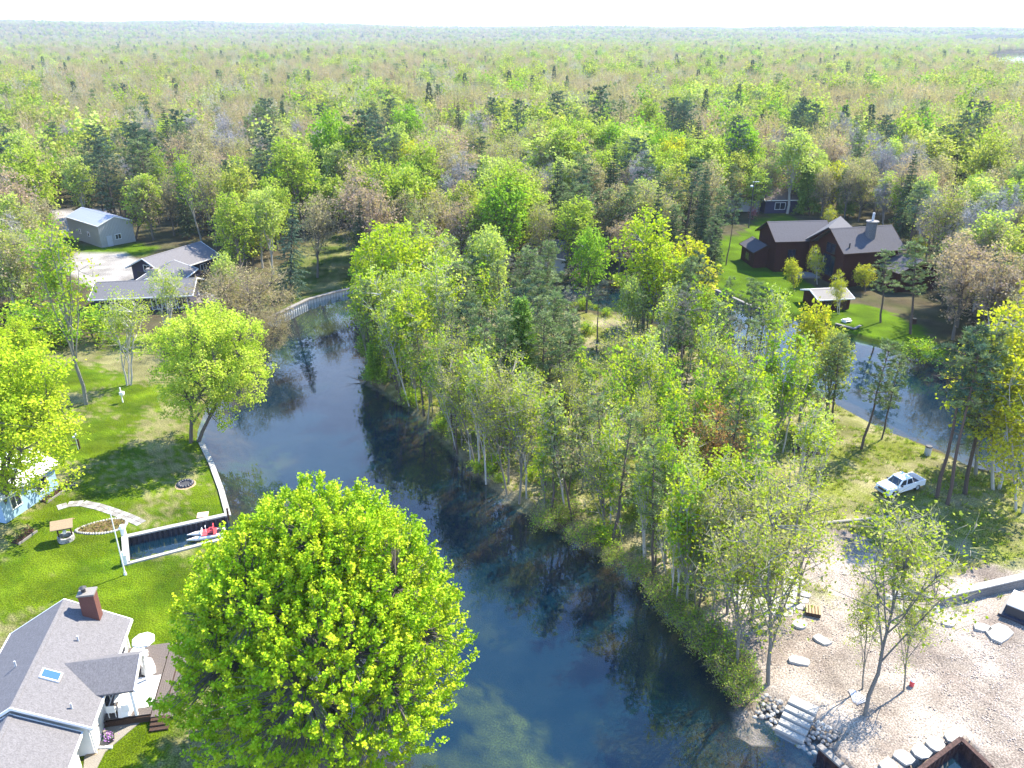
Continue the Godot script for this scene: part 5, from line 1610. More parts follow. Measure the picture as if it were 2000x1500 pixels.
	protos.tan_shrub = broadleaf({"h": 7.0, "r": 4.0, "base": 0.06, "clumps": 330, "per": 13, "leaf": 0.13, "clump": 0.42, "shell": 0.5, "limbs": 14, "cols": TAN, "stems": 3, "lobe": 0.5, "trunk": 0.12, "twiggy": 9, "twig_col": Color(0.32, 0.25, 0.18), "called": "budding_tree"})
	protos.rust_shrub = broadleaf({"h": 7.5, "r": 2.6, "base": 0.10, "clumps": 150, "per": 13, "leaf": 0.16, "clump": 0.42, "shell": 0.5, "limbs": 9, "cols": [Color(0.42, 0.20, 0.08), Color(0.38, 0.25, 0.10)], "lobe": 0.8, "trunk": 0.1, "twiggy": 6, "twig_col": Color(0.38, 0.22, 0.12), "called": "budding_tree"})
	# kinds that repeat through the woods
	var kinds := [["leafy_a", YGM, 16.0, 3.8, 0.2, "leafy_tree"], ["leafy_b", YGM + PALE, 14.0, 3.4, 0.2, "leafy_tree"], ["leafy_c", MID, 15.0, 3.6, 0.22, "leafy_tree"], ["leafy_d", PALE, 16.0, 3.2, 0.25, "leafy_tree"], ["leafy_e", YEL, 13.0, 3.2, 0.15, "leafy_tree"], ["leafy_f", OLIVE, 15.0, 3.6, 0.2, "leafy_tree"]]
	for k in kinds:
		protos[k[0]] = broadleaf({"h": k[2], "r": k[3], "base": k[4], "clumps": 230, "per": 13, "leaf": 0.42, "clump": 0.40, "shell": 0.4, "limbs": 9, "cols": k[1], "bark": grey if k[0] != "leafy_d" else white, "lobe": 0.7, "point": 0.15, "called": k[5]})
	for k in [["bud_a", TAN, Color(0.40, 0.34, 0.25)], ["bud_b", PINK, Color(0.42, 0.31, 0.27)], ["bud_c", TAN + OLIVE, Color(0.38, 0.34, 0.25)], ["bud_d", OLIVE + TAN, Color(0.38, 0.36, 0.28)]]:
		protos[k[0]] = broadleaf({"h": 14.0, "r": 3.3, "base": 0.22, "clumps": 210, "per": 9, "leaf": 0.30, "clump": 0.5, "shell": 0.5, "limbs": 11, "cols": k[1], "bark": Color(0.22, 0.2, 0.18), "lobe": 0.5, "twiggy": 10, "twig_col": k[2], "called": "budding_tree"})
	protos.bare = broadleaf({"h": 14.0, "r": 2.9, "base": 0.25, "clumps": 170, "per": 1, "leaf": 0.1, "clump": 0.5, "shell": 0.55, "limbs": 13, "cols": GREY, "bark": Color(0.36, 0.34, 0.33), "lobe": 0.5, "twiggy": 16, "twig_col": Color(0.34, 0.32, 0.31), "called": "bare_tree", "mat": M.twig})
	protos.spruce_a = spruce(16.0, 2.7, SPR, 0.35, 34, 22.0)
	protos.spruce_b = spruce(13.0, 2.0, SPR, 0.25, 28, 22.0)
	protos.spruce_blue = spruce(15.0, 2.9, BLUEP, 0.55, 26, 20.0)
	protos.pine_a = pine(15.0, 2.3, 0.45, 30, 6, 18, PINEC, 0.42, 0.45, Color(0.17, 0.13, 0.11))
	protos.pine_b = pine(14.0, 2.0, 0.35, 34, 5, 18, PINEC, 0.42, 0.6, Color(0.15, 0.12, 0.10))
	protos.pine_c = pine(16.0, 2.6, 0.60, 22, 7, 18, PINEC + BLUEP, 0.44, 0.4, Color(0.19, 0.14, 0.12))
	protos.pine_grey = pine(12.0, 2.4, 0.50, 20, 5, 12, [Color(0.16, 0.16, 0.13), Color(0.2, 0.19, 0.16)], 0.32, 0.3, Color(0.22, 0.2, 0.19))
	protos.pine_flat = pine(9.5, 2.3, 0.72, 11, 8, 18, [Color(0.12, 0.135, 0.09), Color(0.14, 0.15, 0.1)], 0.3, 0.2, Color(0.2, 0.17, 0.15))
	protos.white_pine = pine(20.0, 4.6, 0.22, 44, 11, 20, BLUEP, 0.5, 0.3, Color(0.14, 0.11, 0.1), "white_pine")
	protos.cedar_a = cedar(12.0, 2.5, CED)
	protos.cedar_b = cedar(8.0, 1.8, CED + MID)
	print("protos done ", Time.get_ticks_msec())


func plant(kind: String, at: Vector3, h: float, dx: float, label: String, category: String, group := "", wide := 1.0, turn := -1.0, called := "") -> Node3D:
	var p: Dictionary = protos[kind]
	var o := thing(called if called else p.called, label, category, at, 0.0, group)
	var k: float = h / p.h
	var b := Basis(Vector3.BACK, -atan2(dx, h)) * Basis(Vector3.UP, turn if turn >= 0.0 else rng.randf() * TAU)
	o.basis = b.scaled_local(Vector3(k * wide, k, k * wide))
	part("trunk", p.trunk, o)
	part("crown", p.crown, o)
	return o


func plant_known() -> void:
	plant("big_maple", Vector3(-11.08, 0.7, -33.15), 17.95, 1.65, "huge round bright green maple in the foreground beside the lagoon", "tree", "", 1.0, 0.4, "maple_tree")
	plant("yard_maple", Vector3(-33.37, 0.7, -73.09), 14.91, 4.95, "yellow-green maple with forked trunk at the end of the sea wall", "tree", "", 1.0, 1.0, "maple_tree")
	plant("edge_tree", Vector3(-44.95, 0.7, -58.54), 17.55, 5.24, "bright leafy tree at left edge hanging over the blue cottage", "tree", "", 1.0, 2.0)
	plant("edge_tree", Vector3(-51.89, 0.7, -76.63), 12.51, 0.35, "leafy tree with straight grey trunk behind the rail fence", "tree", "", 0.75, 4.0)
	plant("tall_aspen", Vector3(-49.20, 0.7, -82.06), 21.61, 0.34, "tall leaning aspen with pale trunk on the left lawn", "tree", "", 0.9, 1.0, "aspen_tree")
	plant("white_birch", Vector3(-46.67, 0.7, -87.55), 12.13, 1.70, "clump of white birches with sparse leaves on the left lawn", "tree", "", 1.0, 0.3, "birch_tree")
	plant("white_birch", Vector3(-48.24, 0.7, -103.73), 10.35, 1.15, "white birch in front of the navy house's right end", "tree", "", 1.1, 2.3, "birch_tree")
	plant("tan_shrub", Vector3(-37.09, 0.7, -102.12), 10.80, 0.95, "wide tan budding tree at the channel wall", "tree", "", 1.15, 0.3)
	plant("tan_shrub", Vector3(-32.39, 0.7, -96.12), 7.08, 0.90, "small tan budding bush hanging over the water beside the yellow-green maple", "tree", "", 0.8, 2.3)
	plant("low_shrub", Vector3(-62.11, 0.7, -101.34), 5.33, 1.25, "dark green shrub at the far left edge of the lawn", "shrub", "", 1.2)
	plant("low_shrub", Vector3(-57.55, 0.7, -102.12), 5.07, 1.09, "green shrub in front of the navy house's left corner", "shrub", "", 1.2)
	plant("low_shrub", Vector3(-65.49, 0.7, -99.80), 6.56, 1.64, "leafy shrub beyond the lawn at the picture's left border", "shrub", "", 1.2)
	plant("bud_c", Vector3(-73.00, 0.7, -107.92), 14.97, 4.60, "tan-olive tree at left edge level with the navy house", "tree")
	plant("bud_d", Vector3(-70.71, 0.7, -114.79), 13.42, 2.83, "olive budding tree left of the curved driveway", "tree", "", 0.8)
	plant("bud_d", Vector3(-83.00, 0.7, -128.08), 15.39, 3.92, "olive budding tree at the left edge beyond the driveway", "tree")
	plant("bare", Vector3(-78.03, 0.7, -117.25), 14.78, 3.45, "bare grey tree at the left edge", "tree")
	plant("leafy_b", Vector3(-77.94, 0.7, -161.09), 14.29, 5.34, "pale budding-green tree beside the pole barn's right end", "tree")
	plant("tall_aspen", Vector3(-62.62, 0.7, -156.80), 18.80, -1.91, "white-trunked leaning aspen behind the navy house", "tree", "", 0.9, 2.0, "aspen_tree")
	plant("spruce_a", Vector3(-57.44, 0.7, -156.80), 12.80, 1.69, "dark spruce behind the garage roof", "tree")
	plant("spruce_blue", Vector3(-35.93, 0.7, -121.92), 16.15, 2.33, "tall blue-green spruce on the bank above the channel wall", "tree", "", 1.1)
	plant("spruce_a", Vector3(-26.10, 0.7, -130.46), 15.36, 1.13, "slim dark spruce at the end of the channel wall", "tree", "", 0.85)
	plant("bud_a", Vector3(-34.08, 0.7, -133.55), 14.37, 1.45, "tan budding tree between the two spruces", "tree")
	plant("leafy_a", Vector3(-48.29, 0.7, -151.91), 11.91, 0.54, "leafy green tree right of the navy house's garage", "tree")
	plant("leafy_c", Vector3(-51.12, 0.7, -148.04), 9.77, 0.39, "bright low tree behind the navy house's roof", "tree")
	# the peninsula
	var pen := [
		["bright_aspen", Vector3(-17.77, 0.7, -99.80), 16.80, 1.14, 1.1, "bright leafy aspen at the peninsula's far left tip"], ["bright_aspen", Vector3(-13.71, 0.7, -97.93), 16.90, 0.26, 1.1, "second bright aspen just right of the peninsula's left tip"],
		["cedar_a", Vector3(-18.76, 0.7, -96.12), 7.77, 0.57, 1.1, "dark green cedar hanging over the channel at the peninsula's tip"], ["cedar_b", Vector3(-16.70, 0.7, -88.63), 5.06, 0.05, 1.2, "small cedar low on the bank above the fallen tree"],
		["bank_birch", Vector3(-10.11, 0.7, -87.55), 11.82, -3.05, 1.0, "white birch leaning left over the peninsula's bank"], ["bank_birch", Vector3(-8.89, 0.7, -89.41), 15.56, -0.02, 1.0, "upright white birch behind the leaning one"], ["bank_birch", Vector3(-13.09, 0.7, -92.66), 12.16, -1.22, 0.9, "thin white birch near the channel behind the leaning birch"],
		["bank_birch", Vector3(-7.42, 0.7, -96.12), 13.78, -0.24, 1.0, "white birch with pale leaves in the peninsula's middle left"], ["leafy_d", Vector3(-3.60, 0.7, -103.73), 15.92, 0.89, 0.8, "pale yellowish tree at the back of the peninsula"],
		["pine_b", Vector3(-3.20, 0.7, -75.42), 14.13, -0.30, 0.9, "dark pine left of the two broad pines"], ["cedar_a", Vector3(1.12, 0.7, -76.87), 14.08, -0.18, 0.9, "broad dark green conifer in the peninsula's centre"], ["pine_a", Vector3(0.00, 0.7, -74.48), 13.80, -0.76, 1.0, "tall pine in front of the broad dark conifer"],
		["pine_b", Vector3(3.30, 0.7, -75.06), 13.87, 0.29, 1.0, "pine right of the broad dark conifer"], ["pine_a", Vector3(6.17, 0.7, -76.87), 11.31, -0.60, 1.0, "grey-green pine in the middle of the peninsula"], ["pine_grey", Vector3(8.10, 0.7, -96.12), 9.81, -0.96, 1.0, "grey half-dead pine behind the broad conifer"],
		["pine_grey", Vector3(2.23, 0.7, -107.92), 10.65, -0.08, 1.0, "grey pine at the back shore"], ["pine_grey", Vector3(-1.12, 0.7, -107.92), 10.65, 0.40, 1.0, "thin grey pine on the back shore left of its twin"], ["pine_grey", Vector3(5.40, 0.7, -112.42), 9.46, -0.92, 1.0, "grey flat-branched pine above the back shore"],
		["pine_flat", Vector3(11.31, 0.7, -97.93), 9.73, -0.23, 1.0, "small flat-topped pine standing by the pale back beach"], ["pine_flat", Vector3(9.73, 0.7, -116.75), 6.31, -0.52, 1.0, "flat-topped pine at the water beyond the back beach"],
		["bright_aspen", Vector3(18.21, 0.7, -102.72), 18.02, -0.75, 1.15, "tall bright yellow-green tree at the back right of the peninsula"], ["bright_aspen", Vector3(20.20, 0.7, -99.80), 14.15, -0.43, 1.1, "bright leafy tree in front of the tall bright one"], ["leafy_d", Vector3(16.11, 0.7, -97.93), 10.62, -0.99, 0.8, "pale leafy tree left of the bright pair"],
		["cedar_b", Vector3(23.18, 0.7, -100.76), 6.97, -0.75, 0.8, "small dark cedar near the pond's left shore"], ["leafy_a", Vector3(24.63, 0.7, -96.12), 9.81, -0.30, 0.8, "leafy tree on the pond's left shore"],
		["pine_a", Vector3(29.44, 0.7, -92.66), 11.84, 0.14, 1.0, "tall pine at the pond's near shore, left of two"], ["pine_c", Vector3(30.07, 0.7, -89.10), 11.96, -0.01, 1.0, "tall pine at the pond's near shore, right of two"], ["pine_b", Vector3(27.60, 0.7, -91.83), 10.48, -0.87, 0.9, "pine with thin crown at the pond's left corner"],
		["leafy_e", Vector3(34.05, 0.7, -84.88), 11.46, 0.61, 0.8, "yellow-green tree on the pond's near bank"], ["leafy_f", Vector3(34.20, 0.7, -76.87), 11.31, -0.24, 0.7, "olive-leaved tree leaning right above the pond bank"], ["pine_b", Vector3(33.98, 0.7, -74.48), 11.63, -0.48, 0.9, "leaning pine beside the olive tree"],
		["pine_a", Vector3(35.90, 0.7, -71.10), 11.94, 0.95, 1.0, "tall leaning pine standing alone above the truck"], ["pine_b", Vector3(39.05, 0.7, -73.55), 9.78, 0.34, 0.8, "slim leaning tree at the pond's edge behind the lone pine"],
		["pine_c", Vector3(39.27, 0.7, -62.13), 16.67, -0.67, 0.9, "tall bare-trunked pine right of the truck, first of three"], ["pine_c", Vector3(39.65, 0.7, -61.01), 16.18, -0.69, 0.9, "tall bare-trunked pine right of the truck, second of three"], ["pine_b", Vector3(42.20, 0.7, -62.75), 16.45, -1.92, 1.0, "tall pine right of the truck, third of three"],
		["yellow_birch", Vector3(45.56, 0.7, -63.65), 17.97, -3.20, 1.0, "bright yellow birch at the right edge by the water"], ["yellow_birch", Vector3(49.81, 0.7, -65.51), 19.20, -4.71, 1.0, "bright yellow birch cut by the right picture edge"], ["bright_aspen", Vector3(44.89, 0.7, -65.99), 14.30, -2.52, 0.8, "green aspen between the pines and the yellow birch"],
		["yellow_birch", Vector3(50.09, 0.7, -68.98), 14.18, -3.19, 1.0, "yellow-green birch between the pines and the right picture edge"], ["yellow_birch", Vector3(45.44, 0.7, -59.75), 14.87, -3.07, 0.9, "yellow birch lowest at the right picture edge"], ["rust_shrub", Vector3(18.56, 0.7, -61.01), 9.84, -0.95, 1.2, "rust-orange budding tree among the green ones"], ["rust_shrub", Vector3(15.80, 0.7, -61.87), 8.17, -0.28, 0.9, "smaller rust-tinted bush left of the orange one"],
		["tall_aspen", Vector3(12.44, 0.7, -52.30), 12.99, -1.03, 0.8, "slender aspen on the bank right of the dark reflections"], ["bright_aspen", Vector3(17.17, 0.7, -52.98), 10.24, -0.72, 0.9, "bright yellow-green tree in the peninsula's foreground"],
		["thin_alder", Vector3(15.06, 0.7, -40.08), 12.94, -1.51, 1.0, "thin multi-branched alder at the lagoon's sandy corner"], ["thin_alder", Vector3(16.91, 0.7, -39.40), 14.80, -1.67, 1.1, "thin alder in front of the stone patio"], ["thin_alder", Vector3(19.86, 0.7, -46.16), 13.00, -1.12, 1.2, "airy young tree right of the stone patio"],
		["thin_alder", Vector3(17.63, 0.7, -45.61), 13.32, -1.66, 1.2, "airy young tree left of the fire bowl"], ["thin_alder", Vector3(21.57, 0.7, -47.30), 11.13, -0.94, 1.1, "pale airy tree above the wooden pallet"], ["thin_alder", Vector3(15.89, 0.7, -46.16), 11.81, -1.66, 1.1, "pale airy tree at the sand lot's left edge"],
		["leaning_tree", Vector3(22.24, 0.7, -36.72), 15.65, 0.22, 1.0, "grey tree leaning right over the sand lot"], ["thin_alder", Vector3(22.99, 0.7, -38.96), 9.27, -1.22, 0.7, "sapling left of the leaning grey tree"], ["thin_alder", Vector3(25.57, 0.7, -38.74), 9.06, -1.06, 0.8, "sapling behind the leaning grey tree"],
	]
	for p in pen: plant(p[0], p[1], p[2], p[3], p[5], "tree", "trees on the peninsula", p[4])
	# right-hand yard and pond bank
	var yard := [
		["yellow_birch", Vector3(48.99, 0.7, -143.62), 6.92, -0.94, 0.75, "small round yellow tree before the brown house's left wall"], ["yellow_birch", Vector3(52.05, 0.7, -129.56), 6.65, -1.39, 0.9, "yellow tree in front of the brown house's middle gable"], ["leafy_e", Vector3(46.78, 0.7, -125.22), 5.80, -1.43, 0.9, "small yellow tree on the lawn below the terrace"],
		["leafy_e", Vector3(58.48, 0.7, -125.22), 4.78, -1.29, 1.4, "round yellow-green tree below the brown house's chimney"], ["yellow_birch", Vector3(49.76, 0.7, -113.83), 6.75, -1.14, 0.8, "bright yellow tree beside the boathouse roof"], ["yellow_birch", Vector3(69.34, 0.7, -170.84), 5.01, -0.60, 1.2, "round yellow-topped tree behind the brown house"],
		["pine_c", Vector3(39.47, 0.7, -141.50), 13.07, 0.55, 0.8, "lone slender pine on the brown house's lawn"], ["pine_a", Vector3(56.77, 0.7, -105.37), 13.45, -1.25, 1.2, "tall dark pine on the bank right of the boathouse"], ["pine_a", Vector3(54.58, 0.7, -110.13), 10.81, -1.34, 1.2, "broad dark pine right of the brown house"],
		["cedar_a", Vector3(69.75, 0.7, -185.05), 11.94, -2.19, 1.3, "dark pyramid cedar behind the brown house"], ["cedar_a", Vector3(77.10, 0.7, -182.26), 11.00, -1.32, 1.1, "dark cedar right of the dark pyramid"], ["spruce_b", Vector3(37.42, 0.7, -146.17), 4.90, -0.50, 0.9, "small dark spruce at the lawn's left edge"],
		["bare", Vector3(82.58, 0.7, -174.33), 10.06, -1.60, 1.2, "bare silver-grey tree behind the brown house"], ["spruce_b", Vector3(83.26, 0.7, -137.42), 11.45, -1.42, 0.9, "slim dark spruce leaning by the back inlet"], ["leafy_e", Vector3(87.55, 0.7, -155.96), 9.69, -2.19, 1.1, "bright yellow-green tree beside the back inlet"],
		["leafy_f", Vector3(105.00, 0.7, -204.94), 15.60, 1.19, 1.9, "wide olive tree leaning over the back inlet"], ["leafy_e", Vector3(74.26, 0.7, -140.81), 5.70, -0.73, 1.0, "small yellow tree right of the brown house"], ["low_shrub", Vector3(53.57, 0.7, -95.24), 2.86, -0.61, 1.5, "white-flowering shrub on the pond's far bank"],
		["bud_d", Vector3(64.80, 0.7, -107.92), 9.18, -1.40, 1.1, "olive tree on the far bank right of the tall pine"], ["leafy_e", Vector3(71.51, 0.7, -107.92), 9.18, -1.62, 1.2, "yellow-green tree on the pond's right bank"], ["leafy_f", Vector3(73.39, 0.7, -119.81), 9.11, -1.78, 1.1, "olive-green tree right of the slim spruce"],
		["pine_b", Vector3(67.22, 0.7, -117.25), 10.54, -1.58, 1.0, "pine on the rise right of the boathouse lawn"], ["bud_b", Vector3(79.23, 0.7, -117.25), 12.09, -2.79, 1.0, "reddish budding tree at the right edge"],
	]
	for p in yard: plant(p[0], p[1], p[2], p[3], p[5], "tree", "trees in the far yards", p[4])
	var rb := MB.new()
	for k in 300:
		rb.col = Color(0.42, 0.16, 0.20) * rng.randf_range(0.7, 1.3)
		leaf(rb, Vector3(rng.randfn() * 0.5, 1.9 + rng.randfn() * 0.7, rng.randfn() * 0.5), 0.25)
	var red := thing("red_leaved_tree", "small dark-red ornamental tree by the drive of the slate house", "tree", Vector3(54.87, 0.70, -179.54))
	part("trunk", cyl(0.07, 0.04, 1.8, M.dark_wood, 8), red, Vector3(0, 0.9, 0))
	part("crown", rb.mesh(M.leaf), red)
	# white pines and spruces standing out of the forest
	var tall: Array = [["white_pine", Vector3(1.26, 0.7, -248.15), 20.68, 0.56, 0.9, "tall dark white pine in the forest behind the peninsula"], ["white_pine", Vector3(53.82, 0.7, -253.10), 19.28, -1.72, 0.9, "big white pine standing above the right-hand forest"], ["white_pine", Vector3(-183.36, 0.7, -389.98), 17.43, 3.03, 1.1, "lone big white pine far back on the left"], ["white_pine", Vector3(-34.12, 0.7, -378.84), 17.62, 0.68, 0.6, "narrow dark pine on the skyline left of centre"], ["white_pine", Vector3(53.82, 0.7, -368.30), 13.37, -0.83, 0.7, "dark pine crown far back right of centre"], ["spruce_a", Vector3(-130.08, 0.7, -238.76), 9.10, 1.77, 1.1, "dark spruce by the road at upper left"], ["spruce_a", Vector3(13.94, 0.7, -243.37), 10.42, -0.25, 0.6, "thin dark spruce spire in the right-hand forest"]]
	tall += [["leafy_a", Vector3(0.57, 0.7, -174.33), 14.17, -0.35, 1.5, "broad bright green maple behind the peninsula"], ["leafy_d", Vector3(10.22, 0.7, -185.05), 19.33, -1.01, 1.7, "large pale green round tree behind the peninsula"], ["leafy_d", Vector3(19.30, 0.7, -179.54), 13.64, -1.16, 1.3, "pale green tree right of the large pale one"], ["leafy_c", Vector3(-41.51, 0.7, -182.26), 23.93, 1.66, 0.9, "tall green aspen behind the channel end, left of two"], ["leafy_b", Vector3(-35.58, 0.7, -182.26), 20.93, 0.54, 0.9, "tall light green tree behind the channel end, right of two"], ["leafy_c", Vector3(-31.75, 0.7, -243.37), 20.05, 1.09, 1.1, "round green tree standing high left of centre"], ["bud_b", Vector3(-15.47, 0.7, -190.87), 18.93, 0.27, 1.4, "wide pinkish-brown budding tree left of centre"], ["bud_b", Vector3(-73.03, 0.7, -238.76), 12.11, 0.80, 1.4, "round pink budding tree at upper left"], ["bud_a", Vector3(-47.27, 0.7, -174.33), 12.77, 1.96, 1.3, "broad tan tree behind the blue-green spruce"], ["bud_a", Vector3(-19.93, 0.7, -174.33), 15.45, 0.17, 1.2, "tan budding tree behind the peninsula's left end"], ["leafy_a", Vector3(-104.43, 0.7, -253.10), 11.54, 1.99, 1.5, "bright green tree above the barn and garage"], ["bud_c", Vector3(-126.12, 0.7, -253.10), 9.27, 1.14, 1.4, "tan tree above the pole barn roof"], ["tall_aspen", Vector3(-78.39, 0.7, -179.54), 16.91, -0.37, 0.8, "white-limbed aspen between barn and garage"], ["leafy_a", Vector3(47.94, 0.7, -287.23), 18.75, -0.79, 1.0, "bright green tree right of the central white pine"], ["leafy_a", Vector3(114.07, 0.7, -253.10), 6.98, -1.00, 1.3, "small bright green tree above the brown house"], ["pine_a", Vector3(18.19, 0.7, -148.04), 12.61, -0.62, 1.3, "dark pine group behind the back water, left of three"], ["pine_c", Vector3(20.66, 0.7, -144.34), 12.36, -0.71, 1.3, "dark pine group behind the back water, middle of three"], ["pine_a", Vector3(24.08, 0.7, -148.04), 13.54, -0.41, 1.3, "dark pine group behind the back water, right of three"], ["spruce_a", Vector3(10.81, 0.7, -134.18), 9.93, -0.32, 1.3, "dark spruce at the back water's far bank"], ["cedar_a", Vector3(14.26, 0.7, -132.61), 7.65, -0.33, 1.3, "dark cedar hanging over the back water"], ["pine_b", Vector3(34.17, 0.7, -174.33), 12.23, 0.13, 1.3, "grey-green pine left of the brown house's lawn"], ["pine_a", Vector3(39.95, 0.7, -169.38), 13.00, -0.70, 1.3, "grey-green pine at the lawn's upper corner"]]
	for p in tall: plant(p[0], p[1], p[2], p[3], p[5], "tree", "trees standing out of the forest", p[4])
	# fallen tree in the water
	var fl := MB.new()
	fl.col = Color(0.22, 0.18, 0.14)
	var sp := bent(Vector3(7.0, 0.5, 1.6), Vector3(0, 0.25, 0), 0.1, 5, 0.05)
	spine(fl, sp, 0.16, 0.05, 6)
	for k in 26:
		var q: Vector3 = sp[2 + k % 4]
		fl.tube(q, q + Vector3(rng.randfn() * 0.8 - 0.5, absf(rng.randfn()) * 0.3, rng.randfn() * 0.9), 0.03, 0.01, 3)
	single("fallen_tree", fl.mesh(M.bark), "fallen bare tree trunk lying in the channel off the peninsula", "log", Vector3(-19.38, 0.00, -90.21))
	print("known trees done ", Time.get_ticks_msec())


func blocked(p: Vector2, gap: float) -> bool:
	for w in water_polys:
		if Geometry2D.is_point_in_polygon(p, w): return true
	for c in clear_polys:
		if Geometry2D.is_point_in_polygon(p, c): return true
	for b in keep_out:
		if p.distance_to(Vector2(b.x, b.y)) < b.z + gap: return true
	return false


var keep_out := [Vector3(-59, -134, 9), Vector3(-57, -121, 11), Vector3(-85, -161, 9.5), Vector3(55, -138, 13), Vector3(60, -131, 11), Vector3(49, -165, 11), Vector3(43, -172, 9)]


func stuff(called: String, p: Dictionary, xf: Array, cols: PackedColorArray) -> void:
	var mm := MultiMesh.new()
	mm.transform_format = MultiMesh.TRANSFORM_3D
	mm.use_colors = true
	mm.mesh = p.mesh
	mm.instance_count = xf.size()
	for k in xf.size():
		mm.set_instance_transform(k, xf[k])
		mm.set_instance_color(k, cols[k])
	var o := MultiMeshInstance3D.new()
	o.name = called
	o.multimesh = mm
	add_child(o)
	o.set_meta("kind", "stuff")


# a small tree for the far woods: foliage and trunk in one mesh, tinted per copy
func far_tree(style: String, n: int, ls: float) -> Dictionary:
	var b := MB.new()
	b.col = Color(0.55, 0.5, 0.5)
	b.tube(Vector3(0, 0, 0), Vector3(0, 0.75, 0), 0.016, 0.006, 4)
	for k in n:
		var p: Vector3
		if style == "round":
			var d := rdir()
			p = Vector3(0, 0.60, 0) + d * pow(rng.randf(), 0.4) * Vector3(0.23, 0.40, 0.23) * (0.8 + 0.35 * sin(d.x * 5.0 + d.y * 7.0 + d.z * 4.0))
			b.col = Color.WHITE * rng.randf_range(0.75, 1.25)
			leaf(b, p, ls * rng.randf_range(0.7, 1.3))
		elif style == "haze":
			var d := rdir()
			p = Vector3(0, 0.60, 0) + d * pow(rng.randf(), 0.5) * Vector3(0.23, 0.40, 0.23)
			b.col = Color.WHITE * rng.randf_range(0.75, 1.2)
			if k % 2: leaf(b, p, ls * 0.6)
			else: needle(b, p, (Vector3(d.x * 0.7, 0.8, d.z * 0.7) + rdir() * 0.3).normalized() * 0.13, 0.0035)
		elif style == "cone":
			var t := rng.randf()
			var a := rng.randf() * TAU
			var r := 0.17 * (1.0 - t) * sqrt(rng.randf()) + 0.008
			p = Vector3(cos(a) * r, 0.06 + 0.94 * t, sin(a) * r)
			b.col = Color.WHITE * rng.randf_range(0.75, 1.25)
			needle(b, p, Vector3(cos(a), -0.4, sin(a)) * 0.06, 0.014)
		else:
			var t := rng.randf()
			var lay := floorf(t * 6.0) / 6.0
			var a := rng.randf() * TAU
			var r := (0.20 - 0.13 * absf(lay - 0.3)) * sqrt(rng.randf()) * (0.7 + 0.4 * sin(a * 2.0 + lay * 9.0))
			p = Vector3(cos(a) * r, 0.36 + 0.62 * lay + rng.randf() * 0.06, sin(a) * r)
			b.col = Color.WHITE * rng.randf_range(0.75, 1.25)
			needle(b, p, (rdir() + Vector3(0, 0.4, 0)) * 0.045, 0.012)
	return {"mesh": b.mesh(M.leaf if style == "round" or style == "haze" else M.needle)}


func pick_color(list: Array) -> Color:
	return list[rng.randi() % list.size()] * rng.randf_range(0.85, 1.12)


